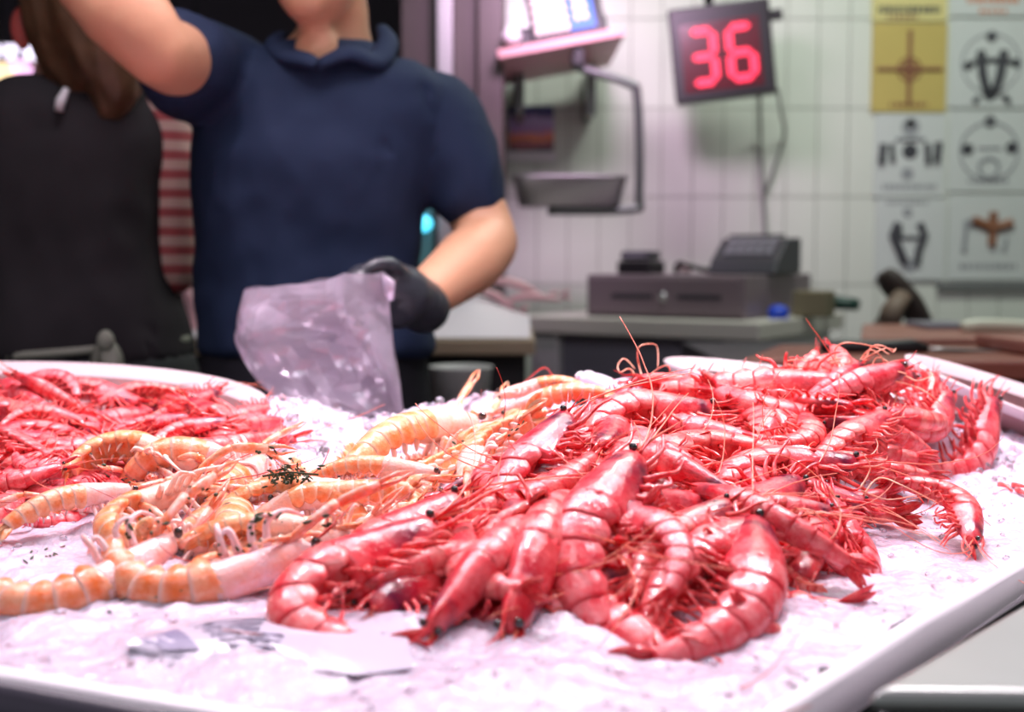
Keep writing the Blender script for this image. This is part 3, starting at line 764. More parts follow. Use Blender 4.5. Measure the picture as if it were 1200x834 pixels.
# whiskers that stand out against the background
def whisk(key, polys, Yd, r=.0008, m=None):
    o = next(v for k, v in HERO.items() if key in k)
    bpy.context.view_layer.update()
    for pts in polys:
        pa = smooth_path([at(px, py, Yd + .012 * math.sin(i * 2.1)) for i, (px, py) in enumerate(pts)], 5); mb = MB(); n_ = len(pa)
        mb.tube(pa, [r * (1.1 - .6 * i / n_) for i in range(n_)], 5); c = mb.build('antenna', m or p_pale, o); c.matrix_parent_inverse = o.matrix_world.inverted()
p_pale = mat('pale_whisker', lin(250, 178, 150), .35)
whisk('summit prawn with tail down', [[(985,432),(978,412),(988,402),(1010,403),(1030,408),(1042,415)], [(1000,440),(1012,416),(1022,410),(1034,420),(1040,440)], [(1010,436),(1020,408),(1034,405),(1046,412),(1050,408)], [(992,446),(1008,425),(1024,414),(1038,408),(1048,410)], [(1018,445),(1026,420),(1040,424),(1052,442)], [(1000,455),(985,470),(975,490),(978,500)], [(1012,450),(1000,475),(990,492)]], 1.24)
whisk('summit prawn lying right', [[(1040,436),(1060,440),(1075,446),(1092,440),(1090,436)], [(1030,450),(1050,462),(1040,485),(1022,500)], [(1046,446),(1070,452),(1090,462),(1110,480)], [(1024,442),(1044,434),(1062,438)], [(1030,460),(1012,470),(996,478),(950,492),(905,500)], [(1036,470),(1000,485),(960,500)]], 1.22)
whisk('upright red rostrum', [[(748,446),(738,432),(727,436),(724,428),(732,420),(744,432)], [(752,440),(748,424),(748,408),(758,403),(770,406),(771,430)], [(758,445),(768,434),(782,428),(786,440)], [(735,470),(722,455),(720,478)]], 1.27)
whisk('rear orange langoustine', [[(575,478),(610,452),(636,431),(648,440),(662,458)]], 1.36, .0012, n_whisk)
whisk('long straight prawn', [[(985,420),(960,424),(935,421),(920,424)], [(984,424),(958,428),(938,430),(921,426)], [(975,436),(940,440),(915,452),(900,448)]], 1.24)
whisk('black eye and dark purple head', [[(905,625),(925,600),(950,598),(965,615),(960,640)], [(908,630),(940,640),(975,630),(985,600),(972,570)], [(905,622),(935,605),(968,600)]], .86)
whisk('smoky purple head', [[(1012,580),(1030,560),(1060,570),(1100,590)], [(1010,575),(1040,585),(1075,580)], [(1008,572),(1020,548),(1010,530)]], .98)
whisk('parsley sprig', [[(318,588),(350,565),(375,548),(386,526)], [(300,600),(330,580),(360,560)]], 1.0, .0007, n_whisk)

for pts, lab in (([(1170,572),(1180,574),(1186,580)], 'tiny red leg scrap lying on bright ice near the right picture border'), ([(1186,573),(1197,574),(1204,576)], 'tiny red shell scrap at the right picture border on ice'), ([(1192,579),(1202,583)], 'tiny red scrap just below another at the right picture border')):
    mb = MB(); mb.tube([march(*p, ice_z) + Vector((0, 0, .004)) for p in pts], [.0028, .002, .001][:len(pts)], 6); tag(mb.build('prawn_scrap', p_leg), lab, 'scrap', 'red scraps on the right ice')
# ================================================================ PLATTERS, BAG, SHEET, PARSLEY
m_plat = mat('platter_pinkish', lin(214, 196, 200), .28, spec=.6, coat=.3)
m_bowl = mat('platter_inside_shaded', lin(172, 128, 130), .3, metal=.5)  # shade inside the platter is put into this colour, darker than the rim
def platter(label, tip, ax, lat, a, b, depth, th=.006):
    ax = Vector(ax).normalized(); lat = Vector(lat); lat = (lat - ax * lat.dot(ax)).normalized(); up = ax.cross(lat)
    if up.z < 0: up = -up
    c = Vector(tip) + ax * a; n = 72
    o = empty('oval_platter', (0, 0, 0), label, 'platter')
    def ring(ka, kb, dz): return [c + ax * (a * ka * math.cos(2*PI*i/n)) + lat * (b * kb * math.sin(2*PI*i/n)) + up * dz for i in range(n)]
    t = th
    mb = MB(); mb.loft([ring(1-.018/a, 1-.018/b, -.012), ring(1-.004/a, 1-.004/b, -.001), ring(1, 1, 0), ring(1+t/a*.5, 1+t/b*.5, -.0015), ring(1+t/a*.4, 1+t/b*.4, -.004), ring(1-.010/a, 1-.010/b, -.014)], cap=False)
    mb.build('rim', m_plat, o)
    mb = MB(); mb.loft([ring(1-.0175/a, 1-.0175/b, -.0118), ring(.80, .78, -depth*.75), ring(.66, .62, -depth), ring(.3, .3, -depth), ring(.02, .02, -depth)], cap=False)
    mb.loft([ring(1-.010/a, 1-.010/b, -.0138), ring(.82, .80, -depth*.8-.003), ring(.67, .63, -depth-.004), ring(.3, .3, -depth-.004), ring(.02, .02, -depth-.004)], cap=False)
    mb.build('bowl', m_bowl, o)
    return o
platter('large pink-tinted oval platter rim behind the left red prawns', at(312, 478, 1.42), (-1, 0, 0.0), (0, 1, .20), .36, .19, .05)
platter('oval platter with rounded tip sticking out right of the prawn heap', at(1064, 417, 1.47), (.80, -.10, -.28), (.1, .75, .13), .25, .085, .04)
platter('narrow oval platter showing behind the ridge of the prawn heap', at(781, 421, 1.55), (1, -.05, -.15), (0, .8, .10), .20, .075, .035)

# clear crumpled bag
mbag = bpy.data.materials.new('clear_plastic_film'); mbag.use_nodes = True; nt = mbag.node_tree; N = nt.nodes; L = nt.links
for q in list(N): N.remove(q)
out = N.new('ShaderNodeOutputMaterial'); tp = N.new('ShaderNodeBsdfTransparent'); tp.inputs[0].default_value = (.93, .88, .95, 1)
gl = N.new('ShaderNodeBsdfGlossy'); gl.inputs[0].default_value = (1, .96, 1, 1); gl.inputs[1].default_value = .12
tl = N.new('ShaderNodeBsdfTranslucent'); tl.inputs[0].default_value = (.9, .74, .92, 1); df = N.new('ShaderNodeBsdfDiffuse'); df.inputs[0].default_value = (.9, .78, .94, 1)
a1 = N.new('ShaderNodeMixShader'); a1.inputs[0].default_value = .5; L.new(tl.outputs[0], a1.inputs[1]); L.new(df.outputs[0], a1.inputs[2])
a2 = N.new('ShaderNodeMixShader'); a2.inputs[0].default_value = .5; L.new(tp.outputs[0], a2.inputs[1]); L.new(a1.outputs[0], a2.inputs[2])
fr = N.new('ShaderNodeFresnel'); fr.inputs[0].default_value = 1.5; ad = N.new('ShaderNodeMath'); ad.operation = 'ADD'; ad.inputs[1].default_value = .05; L.new(fr.outputs[0], ad.inputs[0])
a3 = N.new('ShaderNodeMixShader'); L.new(ad.outputs[0], a3.inputs[0]); L.new(a2.outputs[0], a3.inputs[1]); L.new(gl.outputs[0], a3.inputs[2]); L.new(a3.outputs[0], out.inputs[0])
bag = empty('plastic_bag', (0, 0, 0), 'clear crumpled plastic bag held open in the gloved hand above the ice', 'bag')
lev = [(0.0, 412, 491, 470, 484, .006), (.08, 382, 484, 472, 478, .018), (.2, 338, 474, 467, 452, .032), (.38, 303, 445, 461, 415, .042), (.55, 279, 418, 458, 385, .048), (.72, 270, 393, 455, 360, .050), (.86, 277, 362, 452, 338, .046), (1.0, 286, 342, 446, 319, .040)]
def bag_pt(u, v):
    for i in range(len(lev) - 1):
        if v <= lev[i+1][0]: break
    a, b = lev[i], lev[i+1]; f = (v - a[0]) / (b[0] - a[0]); q = [a[k] + (b[k] - a[k]) * f for k in range(6)]
    Lp = at(q[1], q[2], 1.66); Rp = at(q[3], q[4], 1.64); c = (Lp + Rp) / 2; h_ = (Rp - Lp) / 2
    an = 2 * PI * u
    p = c + h_ * math.copysign(abs(math.cos(an)) ** .75, math.cos(an)) + Vector((0, q[5] * 1.1 * math.sin(an), 0))
    s = Vector((p.x * 13 + p.z * 5, p.y * 10, p.z * 9))
    rdg = lambda k, o_: (1 - abs(noise.noise(s * k + Vector((o_, o_, 0))))) ** 2 - .55
    amp = .030 * min(1, v * 4 + .2)
    return p + Vector((rdg(.8, 3) * .4, rdg(1.0, 9) * 1.3, rdg(.7, 5) * .4)) * amp + Vector((rdg(2.1, 7) * .5, rdg(2.4, 1), rdg(1.9, 2) * .5)) * .004
mb = MB(); NU, NV = 40, 26; vs = [bag_pt(i / NU, j / NV) for j in range(NV + 1) for i in range(NU)]
fs = []
for j in range(NV):
    for i in range(NU):
        a, b_, c, d = j*NU+i, j*NU+(i+1) % NU, (j+1)*NU+(i+1) % NU, (j+1)*NU+i
        fs += [(a, b_, c), (a, c, d)] if (i * 7 + j * 3) % 2 else [(a, b_, d), (b_, c, d)]
mb.add(vs, fs); mb.build('film', mbag, bag, False)
mb = MB(); mb.tube([at(448, 322, 1.63), at(456, 334, 1.62), at(458, 352, 1.62)], [.004, .012, .006], 8, .5); mb.build('gathered_edge', mbag, bag)

# printed plastic sheet under the nearest prawns
m_sheet = bpy.data.materials.new('printed_film'); m_sheet.use_nodes = True; nt = m_sheet.node_tree; N = nt.nodes; L = nt.links; b = N['Principled BSDF']
b.inputs['Roughness'].default_value = .2; uvn = N.new('ShaderNodeUVMap'); uvn.uv_map = 'UVMap'; b.inputs['Base Color'].default_value = lin(236, 232, 242)
m_print = mat('grey_print', lin(120, 112, 146), .4)
m_sheet_w = mat('white_film', lin(206, 198, 216), .18, coat=.4)
sheet = empty('printed_sheet', (0, 0, 0), 'white printed plastic sheet lying on the ice under the heap tip', 'sheet')
E1 = [(150, 762), (200, 738), (260, 727), (330, 722), (400, 720), (470, 722)]; E2 = [(152, 766), (230, 768), (300, 768), (370, 782), (420, 788), (485, 780)]
def sh(u, v, dz=0):
    k = u * (len(E1) - 1); i = min(int(k), len(E1) - 2); f = k - i
    q = Vector(E1[i]).lerp(Vector(E1[i+1]), f).lerp(Vector(E2[i]).lerp(Vector(E2[i+1]), f), v)
    p = march(q.x, q.y, ice_z); return p + Vector((0, -.002, .0030 + .003 * math.sin(PI * v) - .004 * v + dz))
mb = MB(); n1, n2 = 30, 8
vs = [sh(i / n1, j / n2, z) for z in (0, .0006) for i in range(n1 + 1) for j in range(n2 + 1)]; o_ = (n1+1)*(n2+1)
fs = [(o_*z+i*(n2+1)+j, o_*z+(i+1)*(n2+1)+j, o_*z+(i+1)*(n2+1)+j+1, o_*z+i*(n2+1)+j+1) for z in (0, 1) for i in range(n1) for j in range(n2)]
mb.add(vs, fs); mb.build('film', m_sheet_w, sheet)
def patch(u0, u1, v0, v1, name='print'):
    mb = MB(); a, c = 8, 3
    vs = [sh(u0 + (u1-u0)*i/a + .05 * (v0+(v1-v0)*j/c), v0 + (v1-v0)*j/c, .0011) for i in range(a+1) for j in range(c+1)]
    mb.add(vs, [(i*(c+1)+j, (i+1)*(c+1)+j, (i+1)*(c+1)+j+1, i*(c+1)+j+1) for i in range(a) for j in range(c)]); return mb.build(name, m_print, sheet)
patch(.03, .19, .25, .85, 'printed_block')
for k in range(6): patch(.24 + .01 * k, .52 - .03 * (k % 3), .16 + .12 * k, .20 + .12 * k, 'printed_line')

# chopped parsley: a sprig and scattered bits
m_par = mat('parsley_green', lin(44, 66, 38), .6, var=.4, vscale=200)
rr = random.Random(5)
par = empty('parsley_sprig', (0, 0, 0), 'dark green parsley sprig lying on the langoustines', 'herb')
DG = bpy.context.evaluated_depsgraph_get(); DG.update()
c0 = S.ray_cast(DG, CAM, ray(340, 566).normalized())[1] + Vector((0, -.004, .004))
mb = MB()
for k in range(95):
    p = c0 + Vector((rr.gauss(0, .0065), rr.gauss(0, .006), rr.gauss(.002, .0035))); d = Vector((rr.uniform(-1, 1), rr.uniform(-1, 1), rr.uniform(-.6, .8))).normalized()
    leaf(mb, p, p + d * rr.uniform(.003, .0065), rr.uniform(.0008, .0017), d.orthogonal(), .0004, 3)
mb.build('leaves', m_par, par)['kind'] = 'stuff'
mb = MB(); mb.tube([c0 + Vector((-.02, 0, .002)), c0 + Vector((0, -.004, .006)), c0 + Vector((.022, .002, .003))], .0009, 5); mb.build('stem', m_par, par)
bits = []
for px, py, n_ in [(150,560,10),(60,650,9),(160,620,10),(170,615,8),(300,608,22),(310,606,10),(390,545,7),(330,545,5),(270,600,6),(470,505,6),(600,497,9),(620,500,4),(640,455,4),(555,520,6),(250,650,6),(290,640,5),(210,700,2),(150,710,2),(105,545,4),(375,610,6),(430,540,6),(230,580,6),(190,650,3),(320,530,5),(420,610,5)]:
    for _ in range(n_): bits.append((px + rr.gauss(0, 14), py + rr.gauss(0, 6)))
mb = MB()
for px, py in bits:
    d = ray(px, py).normalized(); hit, loc, nn, *_r = S.ray_cast(DG, CAM, d)
    if not hit or loc.y > 1.6: continue
    v = Vector((rr.uniform(-1, 1), rr.uniform(-1, 1), 0)); v = (v - nn * v.dot(nn)).normalized(); L_ = rr.uniform(.0012, .0034)
    leaf(mb, loc + nn * .0006 - v * L_, loc + nn * .0008 + v * L_, rr.uniform(.0008, .0016), nn, .0005, 3)
tag(mb.build('parsley_bits', m_par), 'tiny chopped dark green parsley bits sprinkled over the langoustines', 'herb', kind='stuff')
# clear squid-like pieces behind the ridge
m_squid = mat('pale_lilac_flesh', lin(226, 206, 226), .15, sss=.5, sssr=.01, coat=.6)
for nm, a, b, r, lab in [('squid', (676, 446), (728, 462), .013, 'pale lilac squid with pointed tip sticking up behind the langoustines'), ('squid', (690, 472), (752, 452), .014, 'shiny lilac squid lying beside the upright red rostrum')]:
    A, B = at(*a, 1.40), at(*b, 1.36); mb = MB(); pa = smooth_path([A, A.lerp(B, .3) + Vector((0, 0, .004)), A.lerp(B, .7), B + Vector((0, 0, -.01))], 4)
    o = empty('squid', (0, 0, 0), lab, 'squid'); n_ = len(pa)
    mb.tube(pa, [r * (.15 + .95 * math.sin(PI * min(.62, .04 + .6 * i / n_))) for i in range(n_)], 12); mb.build('mantle', m_squid, o)
    mb = MB(); 
    for s_ in (-1, 1): leaf(mb, pa[2], pa[3] + Vector((0, .0, .006)) + Vector((s_ * .012, s_ * .006, .0)), .008, (0, -1, .3), .001)
    mb.build('fin', m_squid, o)
# ================================================================ THE ROOM
WY = 4.10
m_tile = mat('wall_tile_white', lin(214, 218, 208), .22, spec=.5, var=.05, vscale=3)
m_grout = mat('grout_grey', lin(150, 152, 142), .8)
m_dark = mat('dark_room_grey', lin(74, 66, 76), .7, var=.2, vscale=2)
m_floor = mat('floor_dark', lin(70, 66, 66), .45, var=.2, vscale=6)
def struct(name, mb, m, smooth=False):
    return tag(mb.build(name, m, None, smooth), kind='structure')
struct('floor', MB().box((-6, -3, -.1), (4, 8, 0)), m_floor)
m_ceil = mat('ceiling_grey', lin(96, 92, 98), .8)
struct('ceiling', MB().box((-6, -.2, 3.3), (4, 8, 3.4)), m_ceil)
wall = struct('wall_back', MB().box((-.16, WY, 0), (3.2, WY + .15, 3.3)), m_grout)
struct('wall_right', MB().box((3.2, -3, 0), (3.35, WY + .15, 3.3)), m_tile)
struct('wall_far', MB().box((-6, 6.9, 0), (0, 7.0, 3.3)), m_dark)
struct('wall_left', MB().box((-6.1, -3, 0), (-6, 7, 3.3)), m_dark)
TW, TH = .0985, .278
tm = MB().box((0.0015, -.008, .0015), (TW - .0015, 0, TH - .0015)); tme = tm.mesh('tile', m_tile, False)
zr0 = 1.1 - (130 - 300) / FP * WY - 6 * TH
for j in range(11):
    z = zr0 + TH * j
    if z < .25 or z > 2.35: continue
    for i in range(28):
        x = -.02 + TW * i
        o = link('tile', tme, wall); o.location = (x, WY, z)

# dark posts of the cold room between vendor and tiled wall
m_post = mat('brown_grey_post', lin(76, 64, 64), .5, var=.15); m_steel = mat('brushed_steel', lin(180, 176, 180), .42, metal=.85); m_blk = mat('black_plastic', lin(26, 24, 28), .4)
def Xp(px, Y): return (px - 600) / FP * Y
post = empty('door_frame', (0, 0, 0), 'dark brown cold room door frame with steel strip behind the vendor', 'door frame')
Y = 3.5
for a, b, dy, m in ((470, 513, .05, m_post), (513, 531, .0, m_steel), (531, 560, .05, m_post), (560, 590, .02, m_post)):
    MB().box((Xp(a, Y), Y + dy, 0), (Xp(b, Y), Y + .25, 3.3)).build('upright' if m is m_post else 'steel_strip', m, post, False, .004)
m_cyan = mat('cyan_light', (.1, .6, .9), .4, emit=(.1, .75, 1), es=1.6); m_teal = mat('teal_box', lin(70, 120, 124), .4)
th = empty('thermometer', (0, 0, 0), 'small teal thermometer box with cyan lit dial beside the vendor\'s waist', 'thermometer')
Y = 3.498
MB().box((Xp(488, Y), Y, at(0, 312, Y).z), (Xp(507, Y), Y + .05, at(0, 235, Y).z)).build('casing', m_teal, th, False, .005)
mb = MB(); mb.tube([at(497, 262, Y) + Vector((0, .002, 0)), at(497, 262, Y) - Vector((0, .012, 0))], .022, 16); mb.build('lit_dial', m_cyan, th)

# wall picture
m_pic = bpy.data.materials.new('sunset_print'); m_pic.use_nodes = True; nt = m_pic.node_tree; N = nt.nodes; L = nt.links; b = N['Principled BSDF']; b.inputs['Roughness'].default_value = .3
uvn = N.new('ShaderNodeTexCoord'); sp_ = N.new('ShaderNodeSeparateXYZ'); L.new(uvn.outputs['Generated'], sp_.inputs[0]); nz = N.new('ShaderNodeTexNoise'); nz.inputs['Scale'].default_value = 6; L.new(uvn.outputs['Generated'], nz.inputs['Vector'])
ad = N.new('ShaderNodeMath'); ad.operation = 'MULTIPLY_ADD'; ad.inputs[1].default_value = .35; L.new(nz.outputs['Fac'], ad.inputs[0]); L.new(sp_.outputs['Z'], ad.inputs[2])
rp = N.new('ShaderNodeValToRGB'); L.new(ad.outputs[0], rp.inputs[0]); e = rp.color_ramp.elements
e[0].position, e[0].color = .2, lin(58, 40, 70); e[1].position, e[1].color = 1.0, lin(70, 64, 130)
for p, c in ((.36, lin(190, 90, 90)), (.5, lin(250, 140, 90)), (.66, lin(190, 140, 200)), (.85, lin(200, 176, 226))): q = e.new(min(p, 1)); q.color = c
L.new(rp.outputs[0], b.inputs['Base Color'])
pic = empty('wall_picture', (0, 0, 0), 'small sunset landscape picture hanging on the lilac lit tiles', 'picture')
MB().box((Xp(596, WY), WY - .022, at(0, 178, WY).z), (Xp(648, WY), WY - .008, at(0, 125, WY).z)).build('print', m_pic, pic, False)
m_white = mat('white_plastic', lin(226, 220, 226), .4, var=.05)
MB().box((Xp(593, WY), WY - .03, at(0, 190, WY).z), (Xp(651, WY), WY - .008, at(0, 178.3, WY).z)).build('caption_strip', m_white, pic, False)

# bracket shelf with price scale
m_pinksh = mat('pinkish_shelf', lin(206, 150, 156), .4); m_key = mat('cream_key', lin(214, 196, 190), .5); m_blue = mat('blue_panel', lin(40, 96, 186), .4); m_tube = mat('grey_tube', lin(104, 106, 106), .35, metal=.6)
Y = 3.5; A = at(588, 66, Y); B = at(730, 40, Y); dx = (B - A).normalized(); ang = math.atan2(dx.z, dx.x)
M0 = Matrix.Translation(A) @ Matrix.Rotation(-ang, 4, 'Y'); w_ = (B - A).length
shf = empty('scale_shelf', (0, 0, 0), 'pinkish tilted shelf on a bent grey tube bracket at the tiled wall', 'shelf')
MB().box((-.01, -.05, -.012), (w_, .5, .012), M0).build('board', m_pinksh, shf, False, .003)
mb = MB(); pts = [at(676, 60, Y), at(678, 78, Y), at(735, 97, Y), at(747, 116, Y), at(749, 228, Y), at(740, 245, Y), at(642, 247, Y)]
mb.tube(smooth_path(pts, 5), .0125, 10); mb.build('bent_tube', m_tube, shf)
MB().box((Xp(670, Y), Y - .03, at(0, 78, Y).z), (Xp(683, Y), Y + .03, at(0, 58, Y).z)).build('clamp', m_blk, shf, False, .003)
for px in (610, 700): MB().box((Xp(px, Y) - .012, Y + .3, A.z - .12), (Xp(px, Y) + .012, WY, A.z + .02), None).build('wall_arm', m_tube, shf, False)
sc = empty('price_scale', (0, 0, 0), 'black shop scale with blue and cream keypad on the tilted shelf', 'scale')
MB().box((0.0, .03, .013), (w_ * .9, .38, .07), M0).build('body', m_blk, sc, False, .01)
M1 = M0 @ Matrix.Translation((.09, .0, .02)) @ Matrix.Rotation(R(-18), 4, 'X')
MB().box((0, 0, 0), (w_ - .13, .03, .2), M1).build('panel', m_blk, sc, False, .004)
MB().box((.105, -.004, .015), (.175, 0, .19), M1).build('blue_field', m_blue, sc, False)
for i in range(5):
    for j in range(6): MB().box((.012 + .019 * i, -.006, .018 + .028 * j), (.027 + .019 * i, 0, .040 + .028 * j), M1).build('key', m_key, sc, False)
for i in range(2):
    for j in range(5): MB().box((.122 + .02 * i, -.008, .04 + .028 * j), (.137 + .02 * i, -.004, .060 + .028 * j), M1).build('key', m_key, sc, False)
mb = MB(); mb.ball(M0 @ Vector((.035, -.01, .045)), (.026, .026, .022), 12, 8); mb.build('white_knob', m_white, sc)
# hanging pan
pan = empty('weighing_pan', (0, 0, 0), 'shallow stainless pan hanging on the bent tube under the sunset picture', 'pan')
Y = 3.45; x0, x1 = Xp(600, Y), Xp(738, Y); zt, zb = at(0, 205, Y).z, at(0, 240, Y).z
def rr_(cx, cy, hx, hy, z, k=.3, n=28): return [(cx + hx * math.copysign(abs(math.cos(t)) ** k, math.cos(t)), cy + hy * math.copysign(abs(math.sin(t)) ** k, math.sin(t)), z) for t in (2 * PI * i / n for i in range(n))]
cx, hx = (x0 + x1) / 2, (x1 - x0) / 2
mb = MB(); mb.loft([rr_(cx, Y + .12, hx - .02, .10, zb), rr_(cx, Y + .12, hx - .004, .116, zt - .004), rr_(cx, Y + .12, hx, .12, zt), rr_(cx, Y + .12, hx - .006, .114, zt - .002), rr_(cx, Y + .12, hx - .024, .096, zb + .004)]); mb.build('pan_body', m_steel, pan)
m_fish = mat('pink_fish_flesh', lin(228, 176, 186), .3, var=.2, vscale=12, sss=.2)
mb = MB(); mb.ball((cx - .07, Y + .1, zt - .025), (.06, .07, .03), 14, 8); mb.build('pan_hook_plate', m_steel, pan)

# number display
dsp = empty('queue_display', (0, 0, 0), 'black queue number display showing a glowing red 36', 'display')
Y = 3.75; c = at(846, 59, Y); M2 = Matrix.Translation(c) @ Matrix.Rotation(R(-6.0), 4, 'Y') @ Matrix.Rotation(R(-10), 4, 'Z'); s = Y / FP
m_red = mat('red_led', (1, .02, .06), .4, emit=(1, .035, .09), es=1.5); m_win = mat('dark_red_window', lin(64, 4, 18), .25, emit=(.28, .0, .02), es=.18)
MB().box((-58*s, 0, -54*s), (58*s, .09, 54*s), M2).build('casing', m_blk, dsp, False, .006)
MB().box((-46*s, -.004, -44*s), (44*s, .0, 34*s), M2).build('window', m_win, dsp, False)
def seg7(x, segs):
    w2, h2, t = 13*s, 29*s, 4.2*s; zc = -5*s
    G = {'a': (0, h2, 1), 'g': (0, 0, 1), 'd': (0, -h2, 1), 'b': (w2, h2/2, 0), 'c': (w2, -h2/2, 0), 'f': (-w2, h2/2, 0), 'e': (-w2, -h2/2, 0)}
    for k in segs:
        gx, gz, hz = G[k]; L2 = (w2 - 1*s) if hz else (h2/2 - 1*s)
        pts = [(-L2, 0), (-L2 + t, t), (L2 - t, t), (L2, 0), (L2 - t, -t), (-L2 + t, -t)]
        pts = [(p, q) if hz else (q, -p) for p, q in pts]
        vs = [M2 @ Vector((x + gx + p, y_, zc + gz + q)) for y_ in (-.008, -.0042) for p, q in pts]
        mb = MB(); mb.add(vs, [tuple(range(6)), tuple(range(6, 12))[::-1]] + [(i, i+6, (i+1) % 6 + 6, (i+1) % 6) for i in range(6)]); mb.build('led_segment', m_red, dsp, False)
seg7(-22*s, 'abgcd'); seg7(22*s, 'afgcde')
MB().box((40*s, .02, 28*s), (72*s, .05, 40*s), M2).build('bracket', m_blk, dsp, False, .003)
mb = MB(); mb.tube([M2 @ Vector((-10*s, .04, 53*s)), M2 @ Vector((-8*s, .05, 140*s))], .014, 8); mb.build('hanger', m_blk, dsp)
m_cable = mat('grey_cable', lin(130, 130, 128), .5)
mb = MB(); mb.tube(smooth_path([at(890, 108, Y + .1), at(891, 150, 4.05), at(893, 205, 4.07), at(897, 270, 4.07), at(898, 300, 4.0)], 4), .006, 6)
tag(mb.build('cable', m_cable), 'straight grey cable hanging below the number display', 'cable')
mb = MB(); mb.tube(smooth_path([at(911, 104, Y + .1), at(916, 135, 4.0), at(919, 158, 4.07), at(908, 195, 4.07), at(897, 225, 4.075)], 4), .005, 6)
tag(mb.build('cable', m_cable), 'bowed grey cable joining the straight one under the number display', 'cable')

# ceramic pictures on the right of the wall
m_yel = mat('ochre_tile', lin(196, 176, 104), .35, var=.08); m_yel2 = mat('pale_yellow_tile', lin(216, 204, 140), .35); m_ct = mat('pale_grey_tile', lin(206, 210, 208), .3, var=.04)
m_ink = mat('dark_ink', lin(62, 62, 68), .5); m_ink2 = mat('grey_ink', lin(150, 152, 156), .5); m_brown = mat('brown_ink', lin(136, 88, 62), .5); m_or = mat('orange_ink', lin(200, 120, 80), .5)
def ctile(px0, py0, px1, py1, base, label, marks):
    o = empty('picture_tile', (0, 0, 0), label, 'wall tile'); o['group'] = 'picture tiles at the right of the wall'
    x0, x1 = Xp(px0, WY), Xp(px1, WY); z0, z1 = at(0, py1, WY).z, at(0, py0, WY).z; w_, h_ = x1 - x0, z1 - z0
    MB().box((x0, WY - .018, z0), (x1, WY - .0085, z1)).build('tile_body', base, o, False, .0015)
    P = lambda u, v, d=0: Vector((x0 + u * w_, WY - .0185 - d, z1 - v * h_))
    for mk in marks:
        kind, m = mk[0], mk[1]; mb = MB()
        if kind == 'disc':
            u, v, r = mk[2:]; pts = [(u + r * math.cos(2*PI*i/16), v + r * w_/h_ * math.sin(2*PI*i/16)) for i in range(16)]
            mb.add([P(*p) for p in pts] + [P(*p, .001) for p in pts], [tuple(range(16)), tuple(range(16, 32))[::-1]] + [(i, (i+1) % 16, (i+1) % 16 + 16, i + 16) for i in range(16)])
        elif kind == 'ring':
            u, v, r, t = mk[2:]; mb.tube([P(u + r * math.cos(2*PI*i/24), v + r * w_/h_ * math.sin(2*PI*i/24)) for i in range(25)], t, 5)
        elif kind == 'line':
            mb.tube([P(*p) for p in mk[2]], mk[3], 5)
        elif kind == 'text':
            u0, u1, v, t = mk[2:]; q = random.Random(int(u0 * 100 + v * 37)); u = u0
            while u < u1:
                a = q.uniform(.03, .07); mb.box(tuple(P(u, v + t / 2)) , tuple(P(min(u1, u + a), v - t / 2, -.0012))); u += a + q.uniform(.012, .03)
        elif kind == 'diamond':
            u, v, r = mk[2:]; pts = [(u, v - r * w_/h_), (u + r * .3, v - r * .3), (u + r, v), (u + r * .3, v + r * .3), (u, v + r * w_/h_), (u - r * .3, v + r * .3), (u - r, v), (u - r * .3, v - r * .3)]
            mb.add([P(*p) for p in pts] + [P(*p, .001) for p in pts], [tuple(range(8)), tuple(range(8, 16))[::-1]] + [(i, (i+1) % 8, (i+1) % 8 + 8, i + 8) for i in range(8)])
        mb.build('print', m, o, False)
g = m_ink
ctile(1013, -70, 1099, 26, m_yel2, 'pale yellow wall tile with dark lettering above the compass tile', [('text', g, .08, .92, .86, .09), ('text', m_brown, .2, .6, .95, .05), ('ring', m_brown, .5, .4, .3, .004)])
ctile(1014, 28, 1100, 132, m_yel, 'ochre wall tile with brown compass cross', [('diamond', m_brown, .5, .52, .20), ('disc', m_yel2, .5, .52, .06), ('line', m_brown, [(.06, .52), (.94, .52)], .0075), ('line', m_brown, [(.5, .08), (.5, .92)], .0085), ('ring', m_brown, .5, .52, .15, .004), ('text', m_brown, .25, .75, .92, .05)])
ctile(1019, 134, 1101, 231, m_ct, 'white wall tile with dark winged emblem below the compass tile', [('disc', g, .5, .45, .11), ('line', g, [(.12, .36), (.10, .60)], .014), ('line', g, [(.24, .36), (.26, .58)], .010), ('line', g, [(.74, .36), (.76, .60)], .012), ('line', g, [(.90, .34), (.88, .58)], .014), ('disc', m_ink2, .5, .16, .13), ('disc', g, .5, .12, .06), ('line', m_ink2, [(.3, .3), (.7, .3)], .008), ('disc', m_ink2, .47, .72, .09), ('text', m_ink2, .12, .88, .88, .07)])
ctile(1022, 233, 1104, 328, m_ct, 'white wall tile with dark lyre shaped emblem, lowest of its column', [('text', m_ink2, .15, .75, .05, .05), ('disc', m_ink2, .45, .17, .07), ('line', g, [(.32, .30), (.25, .45), (.34, .62), (.42, .78)], .017), ('line', g, [(.62, .30), (.70, .45), (.62, .62), (.60, .80)], .014), ('line', g, [(.3, .48), (.66, .48)], .007), ('disc', g, .30, .42, .09), ('disc', m_ink2, .5, .82, .10)])
ctile(1103, -75, 1196, 20, m_ct, 'white wall tile with orange lettering at the top of the picture', [('text', m_or, .2, .85, .80, .08), ('text', m_or, .35, .7, .94, .05)])
